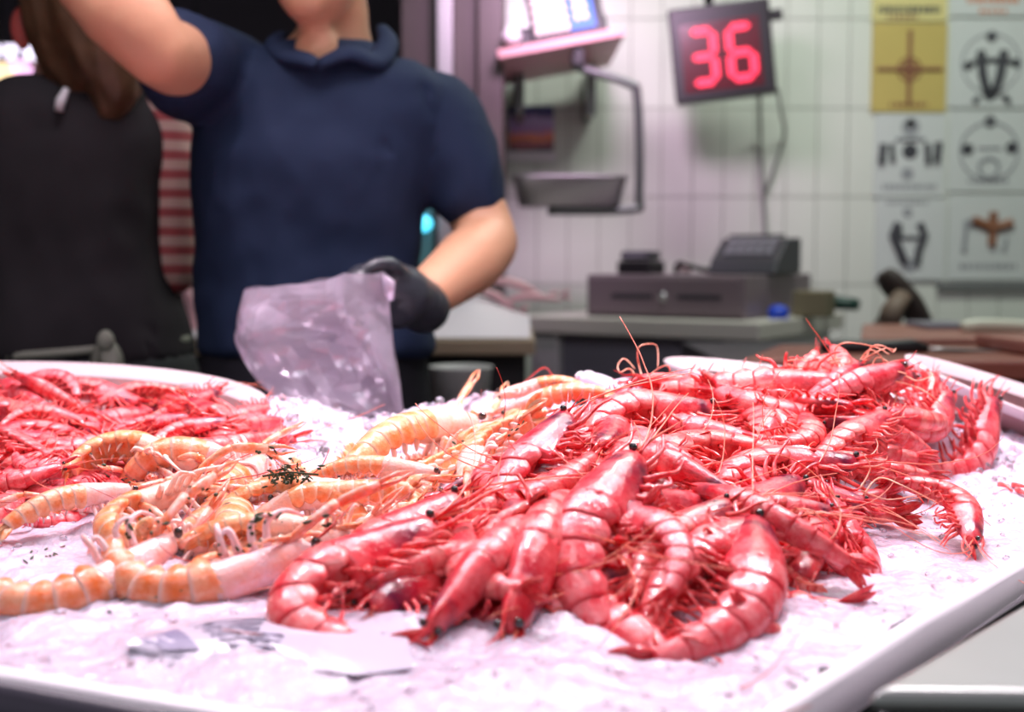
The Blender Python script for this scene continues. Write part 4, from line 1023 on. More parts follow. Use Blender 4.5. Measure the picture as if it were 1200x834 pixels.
ctile(1104, 23, 1197, 127, m_ct, 'white wall tile with dark beetle shaped emblem', [('ring', m_ink2, .5, .5, .36, .003), ('disc', g, .5, .2, .07), ('line', g, [(.2, .52), (.36, .46), (.5, .47), (.66, .46), (.84, .52)], .009), ('line', g, [(.37, .36), (.40, .62), (.46, .82)], .017), ('line', g, [(.66, .36), (.62, .62), (.56, .82)], .017), ('line', g, [(.36, .88), (.30, .94)], .010), ('line', g, [(.66, .86), (.74, .94)], .010), ('disc', g, .22, .53, .06), ('disc', g, .82, .50, .06), ('disc', g, .5, .84, .09)])
ctile(1105, 130, 1198, 225, m_ct, 'white wall tile with ring emblem and three dark dots', [('ring', m_ink2, .5, .5, .36, .004), ('disc', g, .5, .14, .075), ('disc', g, .23, .48, .075), ('disc', g, .78, .46, .075), ('ring', m_ink2, .5, .7, .12, .006), ('line', m_ink2, [(.36, .46), (.64, .46)], .005), ('text', m_ink2, .25, .75, .87, .06)])
ctile(1107, 228, 1199, 328, m_ct, 'white wall tile with brown winged cross, lowest of its column', [('disc', m_brown, .55, .36, .09), ('line', m_brown, [(.3, .30), (.5, .38), (.62, .38), (.8, .33)], .017), ('line', m_brown, [(.56, .2), (.55, .6)], .016), ('line', m_ink2, [(.22, .3), (.2, .66)], .009), ('line', m_ink2, [(.74, .5), (.7, .66)], .007), ('disc', m_ink2, .3, .34, .08), ('text', m_ink2, .15, .9, .84, .07)])
m_trim = mat('grey_trim', lin(120, 122, 122), .5)
struct('trim_1', MB().box((Xp(1095, WY), WY - .03, at(0, 338, WY).z), (3.1, WY - .0085, at(0, 331, WY).z)), m_trim)

# cash desk, register and what stands on it
YAW = R(-32)
def rot_box(name, parent, m, org, lo, hi, bevel=.004, yaw=YAW, smooth=False):
    return MB().box(lo, hi, Matrix.Translation(org) @ Matrix.Rotation(yaw, 4, 'Z')).build(name, m, parent, smooth, bevel)
m_top = mat('cream_worktop', lin(206, 200, 192), .4, var=.05); m_desk = mat('pale_desk', lin(196, 194, 194), .5, var=.05); m_grey = mat('grey_panel', lin(118, 114, 126), .5); m_reg = mat('mauve_grey_metal', lin(126, 110, 118), .42, metal=.15); m_regd = mat('dark_grey_plastic', lin(56, 54, 62), .45)
DO = Vector((.60, 3.10, 0)); zt = at(890, 378, 3.1).z
desk = empty('cash_desk', (0, 0, 0), 'pale cash desk with cream top and grey front panel', 'desk')
rot_box('worktop', desk, m_top, DO, (-.70, 0, zt - .045), (0, .66, zt))
rot_box('leg', desk, m_desk, DO, (-.66, .02, 0), (-.575, .60, zt - .0455)); rot_box('leg', desk, m_desk, DO, (-.10, .02, 0), (-.02, .60, zt - .0455)); rot_box('front_panel', desk, m_grey, DO, (-.574, .04, .1), (-.101, .07, zt - .0455)); rot_box('back_panel', desk, m_grey, DO, (-.574, .57, .1), (-.101, .6, zt - .0455))
reg = empty('cash_register', (0, 0, 0), 'wide mauve grey cash drawer with a keyhole on the cash desk', 'cash register')
RO = Vector((.58, 3.20, zt)); 
rot_box('casing', reg, m_reg, RO, (-.45, .006, .001), (0, .50, .112)); rot_box('drawer_front', reg, m_reg, RO, (-.442, -.004, .012), (-.008, .006, .104), .003)
rot_box('slot', reg, m_regd, RO, (-.37, -.006, .05), (-.25, -.003, .062), 0); rot_box('slot', reg, m_regd, RO, (-.18, -.006, .05), (-.06, -.003, .062), 0)
mb = MB(); MR = Matrix.Translation(RO) @ Matrix.Rotation(YAW, 4, 'Z'); mb.tube([MR @ Vector((-.22, 0, .056)), MR @ Vector((-.22, -.012, .056))], .012, 14); mb.build('lock', m_steel, reg)
prn = empty('receipt_printer', (0, 0, 0), 'dark grey till terminal with slanted keypad on top of the cash drawer', 'till')
mb = MB(); MP = MR @ Matrix.Translation((-.17, .16, .113))
prof = [(0, 0), (.02, .035), (.10, .095), (.20, .098), (.20, 0)]
for xx in (0, .19): pass
vs = [MP @ Vector((x, y, z)) for x in (0, .19) for y, z in prof]; mb.add(vs, [(0, 1, 2, 3, 4), (9, 8, 7, 6, 5)] + [(i, i + 5, (i+1) % 5 + 5, (i+1) % 5) for i in range(5)]); mb.build('housing', m_regd, prn, False, .006)
MK = MP @ Matrix.Translation((.02, .03, .043)) @ Matrix.Rotation(math.atan2(.06, .08), 4, 'X')
for i in range(5):
    for j in range(3): MB().box((.012 + .028*i, .010 + .026*j, 0), (.034 + .028*i, .03 + .026*j, .006), MK).build('key', m_grey, prn, False)
MB().box((.02, .10, .0985), (.17, .13, .106), MP).build('paper_slot', m_blk, prn, False, .002)
crd = empty('card_reader', (0, 0, 0), 'small dark card reader at the left end of the cash drawer', 'card reader')
MC = MR @ Matrix.Translation((-.41, .10, .113)); MB().box((0, 0, 0), (.10, .10, .035), MC).build('base', m_blk, crd, False, .006)
MB().box((.005, .01, .036), (.095, .08, .062), MC).build('top', m_regd, crd, False, .008); MB().box((.018, .006, .044), (.082, .0095, .058), MC).build('screen', m_grey, crd, False)
mb = MB(); mb.ball(MR @ Vector((-.25, .2, .13)), (.02, .03, .016), 10, 7); tag(mb.build('paper_ball', m_key), 'small crumpled pale paper beside the till terminal', 'paper')
mb = MB(); mb.tube(smooth_path([MR @ Vector((-.30, .25, .118)), MR @ Vector((-.26, .18, .14)), MR @ Vector((-.2, .2, .125)), MR @ Vector((-.18, .26, .118))], 4), .008, 6); tag(mb.build('cable', m_blk), 'black cable loop between card reader and till terminal', 'cable')
mb = MB(); m_bl = mat('blue_cap', lin(30, 70, 200), .35); c = at(912, 366, 3.30); mb.ball(c, (.028, .028, .020), 14, 8); mb.box(tuple(c - Vector((.022, .022, .03))), tuple(c + Vector((.022, .022, -.012)))); tag(mb.build('blue_cap', m_bl), 'blue plastic cap beside the cash drawer', 'cap')
m_box = mat('olive_box', lin(120, 110, 86), .6); rot_box('cardboard_box', None, m_box, Vector((.74, 3.38, zt)), (0, 0, .001), (.09, .08, .07)); tag(bpy.data.objects['cardboard_box'], 'small olive box right of the cash drawer', 'box')
m_grn = mat('dark_green_plastic', lin(34, 66, 58), .4); mb = MB(); mb.tube([at(958, 350, 3.55), at(975, 354, 3.5), at(1005, 357, 3.45)], [.014, .02, .016], 10); tag(mb.build('filleting_knife', m_grn), 'dark green knife handle lying at the desk\'s right end', 'knife')

# back worktop with cutting boards on the right
m_wood = mat('brown_board', lin(150, 96, 84), .45, var=.18, vscale=14); m_wood2 = mat('red_brown_board', lin(122, 62, 48), .5, var=.2, vscale=10)
bench = empty('work_bench', (0, 0, 0), 'long grey work bench under the cutting boards at right', 'bench')
zb_ = .90
MB().box((.40, 2.05, zb_ - .04), (2.2, 3.0, zb_ - .001)).build('bench_top', m_regd, bench, False, .004)
for x in (.45, 2.1):
    for y in (2.1, 2.9): MB().box((x, y, 0), (x + .05, y + .05, zb_ - .0405)).build('leg', m_regd, bench, False)
def board(label, P, z0, z1, m):
    o = MB().prism(P, z0, z1).build('cutting_board', m, None, False, .006); return tag(o, label, 'cutting board')
board('red brown cutting board with thick front edge, nearest on the bench', [(.37, 2.06), (1.5, 1.98), (1.6, 2.38), (.50, 2.40)], zb_, zb_ + .034, m_wood2)
board('lighter brown cutting board behind the dark knife handle', [(.66, 2.42), (1.8, 2.40), (1.9, 2.95), (.80, 2.92)], zb_ + .0, zb_ + .045, m_wood)
board('thin brown board at the right picture border', [(.86, 2.05), (1.5, 2.03), (1.5, 2.30), (.84, 2.32)], zb_ + .035, zb_ + .06, m_wood)
kn = empty('knife', (0, 0, 0), 'big knife with black handle lying on the cutting board', 'knife')
mb = MB(); mb.tube([at(962, 409, 2.2), at(985, 406, 2.2), at(1030, 407, 2.2), at(1068, 406, 2.2), at(1086, 409, 2.2)], [.010, .014, .012, .014, .009], 10); mb.build('handle', m_blk, kn)
mb = MB(); leaf(mb, at(1086, 408, 2.2), at(1190, 412, 2.26), .024, (0, 0, 1), .002); mb.build('blade', m_steel, kn)
mb = MB(); mb.tube(smooth_path([at(1128, 384, 2.6), at(1150, 381, 2.6), at(1200, 383, 2.6), at(1240, 386, 2.6)], 3), .014, 10); tag(mb.build('steel_rod', mat('pale_handle', lin(206, 206, 190), .4)), 'pale rod shaped handle lying behind the boards at right', 'tool')
mb = MB().box(tuple(at(1086, 392, 2.7)), tuple(at(1132, 378, 2.75) + Vector((0, .1, 0)))); tag(mb.build('steel_block', m_grey, None, False, .004), 'low dark grey block beside the pale rod', 'block')
m_br = mat('dark_brown_leather', lin(58, 48, 44), .6, var=.3, vscale=20)
lt = empty('leather_glove', (0, 0, 0), 'dark brown work glove leaning against the wall beside the cash desk', 'glove')
Y = 3.2; mb = MB(); mb.tube(smooth_path([at(1036, 318, Y), at(1048, 335, Y), at(1066, 356, Y), at(1082, 384, Y)], 3), [.022, .03, .036, .038, .038, .038, .038, .036, .034, .03][:10], 10, .6); mb.build('cuff', m_br, lt)
mb = MB(); mb.tube([at(1058, 345, Y - .04), at(1046, 362, Y - .06), at(1040, 384, Y - .06)], [.025, .03, .034], 10, .7); mb.build('palm', mat('tan_leather', lin(110, 92, 80), .6, var=.3, vscale=20), lt)
for k in range(4):
    mb = MB(); mb.tube([at(1030 + 7*k, 378, Y - .05), at(1022 + 7*k, 388, Y - .08), at(1020 + 7*k, 398, Y - .09)], [.011, .011, .006], 8); mb.build('finger', m_br, lt)

# fish counter behind the vendor
m_edge = mat('wooden_edge', lin(172, 150, 126), .5, var=.15); m_under = mat('dark_under', lin(32, 28, 32), .6)
fc = empty('fish_counter', (0, 0, 0), 'back counter with wooden edge under white paper and fish', 'counter')
Y = 2.75; z1 = at(0, 398, Y).z; z0 = at(0, 416, Y).z
MB().box((-.75, Y, z0), (.05, 3.35, z1)).build('top', m_edge, fc, False, .004); MB().box((-.75, Y + .04, .05), (.03, 3.3, z0 - .0005)).build('body', m_under, fc, False)
m_paper = mat('white_paper', lin(238, 226, 236), .5, bump=.4, bscale=14)
mb = MB(); n1, n2 = 30, 20; vs = []
for i in range(n1 + 1):
    for j in range(n2 + 1):
        x = -.72 + .76 * i / n1; y = Y + .02 + .5 * j / n2; vs.append((x, y, z1 + .003 + max(0, .05 * math.sin(PI * j / n2) * (.5 + .5 * noise.noise(Vector((x * 9, y * 9, 0)))) + .05 * math.exp(-((x + .1) / .12) ** 2) * math.sin(PI * j / n2))))
mb.add(vs, [(i*(n2+1)+j, (i+1)*(n2+1)+j, (i+1)*(n2+1)+j+1, i*(n2+1)+j+1) for i in range(n1) for j in range(n2)])
tag(mb.build('paper_sheet', m_paper), 'crumpled white paper covering the counter behind the vendor', 'paper')
def fish(px, py, Y, L_, ang, label):
    o = empty('fish', at(px, py, Y), label, 'fish'); mb = MB(); pa = [Vector((L_ * (t - .5), 0, .01 * math.sin(t * 5))) for t in (0, .1, .25, .45, .65, .82, .92)]
    mb.tube(pa, [L_*.02, L_*.07, L_*.105, L_*.115, L_*.085, L_*.045, L_*.03], 10, .6, up=(0, 0, 1)); mb.build('fish_body', m_fish, o)
    mb = MB(); leaf(mb, (L_*.40, 0, 0), (L_*.56, 0, L_*.08), L_*.03, (0, 1, 0), .002); leaf(mb, (L_*.40, 0, 0), (L_*.56, 0, -L_*.08), L_*.03, (0, 1, 0), .002); mb.build('tail_fin', m_fish, o)
    mb = MB(); mb.ball((-L_*.42, -L_*.04, L_*.02), L_*.014, 8, 6); mb.build('eye', m_blk, o); o.rotation_euler = (0, R(ang), R(ang))
fish(612, 338, 3.1, .17, 12, 'pink fish lying highest on the white paper near the tiled wall'); fish(628, 350, 3.0, .15, -8, 'pink fish end lying just below another on white paper'); fish(585, 352, 3.0, .14, 20, 'pale pink fish lying beside the vendor\'s elbow'); fish(216, 350, 3.0, .16, 70, 'white fish showing between the woman and the vendor'); fish(224, 380, 2.9, .15, 80, 'pale pink fish end hanging between the woman and the vendor')
mb = MB(); c = at(540, 455, 2.55); mb.loft([[(c.x + r_ * math.cos(a), c.y + r_ * math.sin(a), z) for a in (2*PI*i/24 for i in range(24))] for r_, z in ((.05, c.z - .10), (.062, c.z + .04), (.065, c.z + .045), (.06, c.z + .043), (.052, c.z - .08))]); 
bk = mb.build('bucket', m_desk); tag(bk, 'grey white bucket under the back counter beside the vendor\'s hip', 'bucket')
st = MB().box((c.x - .1, c.y - .1, 0), (c.x + .1, c.y + .1, c.z - .1)).build('crate', m_under, None, False); tag(st, 'dark crate standing under the grey white bucket', 'crate')
# steel box at the lower right, next to the tray
m_box2 = mat('steel_box', lin(158, 162, 160), .34, metal=.55, var=.08, vscale=10)
sb = empty('steel_container', (0, 0, 0), 'rounded grey steel box standing right of the ice tray', 'container')
P = [(.166, .585), (.62, .57), (.66, .75), (.305, .745)]; zt2 = .897
MB().prism(P, zt2 - .012, zt2).build('lid', m_box2, sb, False, .007, 4)
MB().prism([(.170, .590), (.615, .576), (.655, .745), (.308, .740)], .02, zt2 - .0125).build('body', m_regd, sb, False, .004)

# lit stalls far behind on the left
m_lit = mat('lit_tube', (1, .9, 1), .4, emit=(.86, .78, 1), es=1.8)
fs_ = empty('far_stall', (0, 0, 0), 'far market stall with white lit canopy at the left picture border', 'stall')
Y = 5.6
MB().box((Xp(-120, Y), Y, at(0, 66, Y).z), (Xp(42, Y), Y + .1, at(0, 52, Y).z)).build('lit_tube', m_lit, fs_, False)
MB().box((Xp(-120, Y), Y + .12, at(0, 130, Y).z), (Xp(42, Y), Y + .2, at(0, 66, Y).z)).build('back_board', mat('warm_board', lin(150, 118, 106), .6), fs_, False)
MB().box((Xp(-120, Y), Y + .05, 0), (Xp(70, Y), Y + .3, at(0, 112, Y).z)).build('counter', m_dark, fs_, False)
def lamp(px, py, Y, r, col, lab):
    m = mat('lamp_glow', col, .4, emit=col, es=1.5); o = empty('globe_lamp', at(px, py, Y), lab, 'lamp'); mb = MB(); mb.ball((0, 0, 0), r, 14, 10); mb.build('globe', m, o); mb = MB(); mb.tube([(0, 0, r * .9), (0, 0, r * 1.6)], r * .3, 8); mb.build('socket', m_blk, o)
    mb = MB(); mb.tube([(0, 0, r * 1.55), (0, 0, 3.3 - o.location.z)], .006, 6); mb.build('hanging_cord', m_blk, o)
lamp(3, 86, 5.3, .045, (1, .74, .42), 'warm globe lamp at the left picture border'); lamp(24, 84, 5.4, .05, (.9, .5, .85), 'pink globe lamp left of the woman\'s hair'); lamp(207, 123, 4.6, .028, (1, .62, 1), 'pink globe lamp between the woman and the vendor'); lamp(232, 148, 4.6, .022, (.85, 1, .92), 'whitish globe lamp against the vendor\'s shirt edge')
MB().box((Xp(190, 4.8), 4.8, .0), (Xp(240, 4.8), 4.9, at(0, 104, 4.8).z)).build('beige_pillar', mat('beige_pillar', lin(150, 134, 120), .6), None, False); tag(bpy.data.objects['beige_pillar'], 'beige pillar far behind between the woman and the vendor', 'pillar')
# ================================================================ PEOPLE
def remesh(name, mb, voxel, m, parent, smooth=6, wr=None):
    """melts the overlapping closed shapes of mb into ONE continuous surface"""
    me = mb.mesh(name, m); o = bpy.data.objects.new(name, me); C.objects.link(o)
    q = o.modifiers.new('r', 'REMESH'); q.mode = 'VOXEL'; q.voxel_size = voxel
    q = o.modifiers.new('s', 'SMOOTH'); q.iterations = smooth; q.factor = .5
    dg = bpy.context.evaluated_depsgraph_get(); dg.update()
    new = bpy.data.meshes.new_from_object(o.evaluated_get(dg)); new.name = name
    o.modifiers.clear(); o.data = new
    bm = bmesh.new(); bm.from_mesh(new); seen = set(); best = []          # keep only the outer surface
    for v in bm.verts:
        if v.index in seen: continue
        seen.add(v.index); st = [v]; comp = []
        while st:
            q = st.pop(); comp.append(q)
            for e in q.link_edges:
                u = e.other_vert(q)
                if u.index not in seen: seen.add(u.index); st.append(u)
        best.append(comp)
    best.sort(key=len, reverse=True)
    bmesh.ops.delete(bm, geom=[v for c in best[1:] for v in c], context='VERTS'); bm.to_mesh(new); bm.free()
    if wr:
        for v in new.vertices: v.co += v.normal * wr(v.co)
        bm = bmesh.new(); bm.from_mesh(new)
        for _ in range(4): bmesh.ops.smooth_vert(bm, verts=bm.verts, factor=.5, use_axis_x=True, use_axis_y=True, use_axis_z=True)
        bm.to_mesh(new); bm.free()
    new.polygons.foreach_set('use_smooth', [True] * len(new.polygons))
    if not new.materials: new.materials.append(m)
    o.parent = parent
    return o
def oval(c, rx, ry, ax=None, n=24, k=1.0):
    c = Vector(c); return [c + Vector((rx * math.copysign(abs(math.cos(t)) ** k, math.cos(t)), ry * math.copysign(abs(math.sin(t)) ** k, math.sin(t)), 0)) for t in (2*PI*i/n for i in range(n))]
def trunk(mb, Y, levels, n=28):
    """levels: (py, pxL, pxR, half depth, dy)"""
    rings = []
    for py, l, r, dp, dy in levels:
        a = at(l, py, Y + dy); b = at(r, py, Y + dy); c = (a + b) / 2; rings.append(oval(c, (b.x - a.x) / 2, dp, n=n, k=.85))
    mb.loft(rings)
def arm(mb, pts, rad, n=16, k=4): 
    pa = smooth_path(pts, k); m = len(pa); rr_ = []
    for i in range(m):
        t = i / (m - 1) * (len(rad) - 1); j = min(int(t), len(rad) - 2); rr_.append(rad[j] + (rad[j+1] - rad[j]) * (t - j))
    mb.tube(pa, rr_, n)
    mb.ball(pa[0], rr_[0] * .98, 14, 10); mb.ball(pa[-1], rr_[-1] * .98, 14, 10)
m_skin = mat('skin_warm', lin(206, 154, 122), .5, sss=.1, sssr=.01, var=.06, vscale=12, bump=.1, bscale=60)
m_skin2 = mat('skin_pale', lin(222, 160, 144), .5, sss=.2, sssr=.01, var=.05, vscale=12)
m_navy = mat('navy_knit', lin(30, 43, 70), .8, spec=.25, var=.12, vscale=5, bump=.15, bscale=500)
m_trous = mat('black_cloth', lin(26, 25, 32), .8, spec=.2)
m_char = mat('charcoal_knit', lin(50, 46, 50), .9, spec=.2, var=.15, vscale=6, bump=.15, bscale=400)
m_hair = mat('brown_hair', lin(92, 64, 44), .45, var=.5, vscale=30)
m_glove = mat('black_nitrile', lin(44, 46, 54), .35, bump=.2, bscale=60)
m_eyew = mat('eye_white', lin(230, 226, 222), .2)
def head(mb, c, k=1.0, yaw=0):
    """skull, jaw, nose, lips, ears joined into the body; faces -y then turned by yaw"""
    Mz = Matrix.Rotation(yaw, 3, 'Z'); c = Vector(c); P = lambda x, y, z: c + Mz @ Vector((x, y, z)) * k
    mb.ball(P(0, .012, .035), (.076*k, .094*k, .098*k), 24, 16, Mz); mb.ball(P(0, -.022, -.035), (.060*k, .066*k, .080*k), 20, 14, Mz); mb.ball(P(0, -.058, -.088), (.032*k, .026*k, .024*k), 14, 10, Mz)
    mb.tube([P(0, -.083, .025), P(0, -.098, -.005), P(0, -.104, -.020), P(0, -.088, -.028)], [.010*k, .012*k, .016*k, .010*k], 10)
    for s in (-1, 1):
        mb.ball(P(.012 * s, -.094, -.024), .010 * k, 10, 8); mb.ball(P(.014 * s, -.080, -.054), (.014*k, .012*k, .006*k), 10, 8); mb.ball(P(.012 * s, -.079, -.063), (.013*k, .012*k, .007*k), 10, 8)
        mb.ball(P(.078 * s, .012, -.002), (.010*k, .020*k, .034*k), 12, 8, Mz); mb.ball(P(.045 * s, -.058, -.02), (.024*k, .02*k, .02*k), 10, 8)
    return P
# ---- vendor
YV_ = 1.97
ven = empty('person', (at(375, 400, YV_).x, YV_, 0), 'person in navy polo shirt, arm raised, black gloved hand holding the plastic bag', 'person'); ven_o = ven.location.copy(); ven.location = (0, 0, 0)
mb = MB()
trunk(mb, YV_, [(95, 275, 490, .085, 0), (130, 255, 502, .105, 0), (200, 250, 500, .11, 0), (300, 252, 482, .10, 0), (400, 250, 495, .11, 0), (440, 254, 492, .11, 0)])
hd = at(374, -66, YV_ - .065); P = head(mb, hd + Vector((0, 0, -.004)), 1.05, R(-10))
arm(mb, [hd + Vector((.01, .045, -.05)), at(392, 30, YV_ - .02), at(385, 90, YV_)], [.050, .052, .085], 18)
# open collar: chest skin
mb.ball(at(372, 62, YV_ - .085), (.035, .03, .045), 14, 10)
# left arm down to the bag, right arm lifted
el = at(572, 285, 1.93); wr_ = at(492, 352, 1.76)
arm(mb, [at(490, 128, YV_), at(528, 185, YV_ - .008), at(562, 256, 1.95), el], [.052, .052, .047, .046]); arm(mb, [el, at(548, 308, 1.87), wr_], [.047, .050, .032])
arm(mb, [wr_, at(468, 346, 1.71), at(452, 342, 1.68)], [.030, .028, .026])
er = at(182, 58, 1.70)
arm(mb, [at(250, 92, YV_), at(220, 76, 1.84), er], [.060, .055, .047]); arm(mb, [er, at(140, 8, 1.69), at(40, -85, 1.70), at(10, -115, 1.70)], [.047, .058, .036, .030])
# right hand out of view above: palm and fingers
hp = at(-8, -132, 1.70); mb.ball(hp, (.030, .016, .042), 14, 10, Matrix.Rotation(R(-38), 3, 'Y'))
for k in range(4):
    d = Vector((-.62 - .06 * k, -.15, .62 - .16 * k)).normalized(); b = hp + d * .03 + Vector((.006, 0, .018)) * (1.5 - k); mb.tube([b, b + d * .035, b + d * (.062 - .005 * abs(k - 1)) + Vector((0, -.016, -.006))], [.009, .0085, .007], 8)
mb.tube([hp + Vector((.012, -.01, .012)), hp + Vector((.016, -.03, .045)), hp + Vector((.004, -.038, .068))], [.011, .010, .008], 8)
# legs and feet
for s, px in ((-1, 310), (1, 432)):
    a = at(px, 430, YV_); arm(mb, [a, Vector((a.x, YV_ + .01, .48)), Vector((a.x + .01 * s, YV_ + .02, .10))], [.088, .058, .042]); mb.tube([(a.x, YV_ + .05, .05), (a.x, YV_ - .07, .045), (a.x + .01 * s, YV_ - .17, .03)], [.045, .045, .03], 12)
body = remesh('body', mb, .008, m_skin, ven, 5)
for s in (-1, 1):
    mb = MB(); mb.ball(P(.033 * s, -.074, .018), .0125, 12, 8); e = mb.build('eyeball', m_eyew, ven); mb = MB(); mb.ball(P(.033 * s, -.085, .018), .0056, 10, 6); mb.build('iris', n_eye, e)
mb = MB(); mb.ball(P(0, .026, .06), (.087, .098, .092), 22, 14); mb.ball(P(0, .05, .02), (.082, .075, .09), 18, 12); remesh('hair', mb, .008, m_hair, ven, 3, lambda p: .004 * noise.noise(p * 60))
# polo shirt: body, collar and sleeves
def folds(p):
    q = Vector((p.x * 9 + p.z * 4, p.y * 4, p.z * 6 - p.x * 7)); d = Vector((p.x * 24 - p.z * 14, p.y * 8, p.z * 12 + p.x * 12))
    return .012 * noise.noise(q) + .004 * noise.noise(d) + .005 * (1 - abs(noise.noise(q * 1.7 + Vector((4, 0, 0)))) * 2)
mb = MB()
trunk(mb, YV_, [(58, 318, 452, .085, 0), (78, 272, 498, .098, 0), (100, 240, 528, .112, 0), (140, 233, 532, .128, 0), (190, 232, 512, .134, -.004), (250, 233, 498, .128, -.004), (310, 233, 490, .122, -.002), (360, 233, 496, .124, 0), (400, 234, 507, .128, 0), (416, 236, 510, .126, 0)], 36)
arm(mb, [at(472, 128, YV_ + .01), at(506, 140, YV_ + .005), at(530, 180, YV_ - .005), at(547, 226, YV_ - .02)], [.070, .073, .068, .060])
arm(mb, [at(262, 92, YV_), at(232, 82, 1.90), at(216, 70, 1.82)], [.074, .076, .070])
shirt = remesh('polo_shirt', mb, .007, m_navy, ven, 14, folds)
# cut the collar opening: collar flaps stand around the neck
for s, pts in ((-1, [(330, 40), (322, 52), (338, 66), (358, 70), (372, 76)]), (1, [(448, 32), (455, 50), (440, 72), (410, 62), (372, 76)])):
    mb = MB(); A = [at(px, py, YV_ - (.02, .06, .10, .122, .130)[i]) for i, (px, py) in enumerate(pts)]; A = smooth_path(A, 3)
    for i in range(len(A) - 1): pass
    mb.tube(A, [.010 + .009 * math.sin(PI * i / (len(A) - 1)) for i in range(len(A))], 10, .55, up=(0, 0, 1)); mb.build('collar', m_navy, shirt)
mb = MB(); trunk(mb, YV_, [(396, 238, 500, .118, 0), (440, 236, 504, .125, 0), (500, 236, 506, .125, 0)])
for px in (310, 432):
    a = at(px, 470, YV_); arm(mb, [a, Vector((a.x, YV_ + .01, .48)), Vector((a.x, YV_ + .02, .09))], [.100, .075, .065])
remesh('trousers', mb, .012, m_trous, ven, 4)
for px in (310, 432):
    a = at(px, 430, YV_); mb = MB(); mb.tube([(a.x, YV_ + .06, .05), (a.x, YV_ - .06, .05), (a.x, YV_ - .17, .04), (a.x, YV_ - .20, .03)], [.052, .054, .042, .02], 14); mb.ball((a.x, YV_ + .05, .05), (.05, .045, .048), 12, 8); remesh('shoe', mb, .012, m_blk, ven, 3)
# glove: palm, four curled fingers and a thumb closing on the bag's gathered edge
mb = MB(); arm(mb, [at(497, 360, 1.765), at(484, 352, 1.74)], [.038, .038], 18); arm(mb, [at(486, 352, 1.745), at(470, 345, 1.715), at(452, 338, 1.69)], [.036, .042, .036], 16)
mb.ball(at(463, 348, 1.70), (.040, .030, .044), 18, 12)
g0 = at(449, 336, 1.672)
for k in range(4):
    r_ = (.0105, .011, .0105, .009)[k]; ln = (.95, 1.05, 1.0, .82)[k]
    b = at(447 - 1 * k, 322 + 13 * k, 1.675 + .006 * k); k1 = b + Vector((-.026, -.012, .006)) * ln; k2 = k1 + Vector((-.010, -.026, -.010)) * ln; k3 = k2 + Vector((.014, -.014, -.010)) * ln
    mb.tube(smooth_path([b + Vector((.022, .01, 0)), b, k1, k2, k3], 3), r_, 10); mb.ball(k3, r_, 10, 8); mb.ball(b, r_ * 1.25, 10, 8)
t0 = at(470, 326, 1.685); mb.tube(smooth_path([t0, t0 + Vector((-.012, -.026, .018)), t0 + Vector((-.034, -.042, .014)), t0 + Vector((-.05, -.044, .0))], 3), [.015, .0145, .0135, .0125, .012, .012, .0115, .0115, .011, .010], 10)
remesh('glove', mb, .0045, m_glove, ven, 3, lambda p: .0012 * noise.noise(p * 90))

# ---- woman seen from behind
YW = 2.12
wom = empty('person', (0, 0, 0), 'person seen from behind with long brown hair, charcoal top and striped sleeve', 'person')
mb = MB()
trunk(mb, YW, [(105, 0, 160, .085, 0), (150, -25, 185, .10, 0), (250, -10, 180, .095, 0), (340, -5, 185, .10, 0), (420, -5, 215, .12, 0), (470, -10, 228, .12, 0)])
hw = at(86, -12, YW); Pw = head(mb, hw, .98, R(180 - 24))
arm(mb, [hw + Vector((0, 0, -.05)), at(84, 75, YW), at(82, 115, YW)], [.052, .052, .07])
ew = at(203, 318, YW); arm(mb, [at(178, 140, YW), at(200, 225, YW + .01), ew], [.050, .042, .036]); ww = at(228, 300, YW + .24); arm(mb, [ew, ww], [.037, .026])
elx = at(-60, 315, YW); arm(mb, [at(-15, 140, YW), at(-52, 230, YW), elx], [.050, .042, .036]); wl = at(-40, 300, YW + .24); arm(mb, [elx, wl], [.037, .026])
for w0, s in ((ww, 1), (wl, -1)):
    pc = w0 + Vector((-.01 * s, .06, 0)); mb.ball(pc, (.036, .045, .016), 14, 10)
    for k in range(4):
        b = pc + Vector((-.024 + .016 * k, .036, 0)); mb.tube([b, b + Vector((0, .035, .004)), b + Vector((0, .055 - .004 * abs(k - 1.5), -.012))], [.009, .008, .0065], 8)
    mb.tube([pc + Vector((-.028 * s, -.01, 0)), pc + Vector((-.048 * s, .022, .0)), pc + Vector((-.046 * s, .05, -.004))], [.011, .010, .008], 8)
for s, px in ((-1, 40), (1, 170)):
    a = at(px, 450, YW); arm(mb, [a, Vector((a.x, YW, .46)), Vector((a.x, YW, .09))], [.088, .056, .040]); mb.tube([(a.x, YW - .05, .05), (a.x, YW + .07, .045), (a.x, YW + .16, .03)], [.042, .042, .028], 12)
remesh('body', mb, .009, m_skin2, wom, 5)
for s in (-1, 1):
    mb = MB(); mb.ball(Pw(.033 * s, -.074, .018), .012, 10, 8); e = mb.build('eyeball', m_eyew, wom); mb = MB(); mb.ball(Pw(.033 * s, -.084, .018), .0055, 8, 6); mb.build('iris', n_eye, e)
mb = MB(); mb.ball(Pw(0, .02, .05), (.090, .104, .098), 24, 16)
for i, (pts, r_) in enumerate([([(98,-30),(104,40),(118,95),(128,138)], [.085,.082,.062,.018]), ([(70,-10),(72,40),(90,92),(112,128)], [.062,.052,.042,.012]), ([(130,-20),(142,40),(148,88),(140,128)], [.055,.045,.034,.012]), ([(110,20),(125,70),(132,110),(122,146)], [.07,.06,.04,.010])]):
    arm(mb, [at(px, py, YW - .055 - .012 * i) for px, py in pts], r_, 16)
def strands(p): return .007 * noise.noise(Vector((p.x * 70 + p.z * 6, p.y * 60, p.z * 5))) + .004 * noise.noise(Vector((p.x * 160, p.y * 160, p.z * 12)))
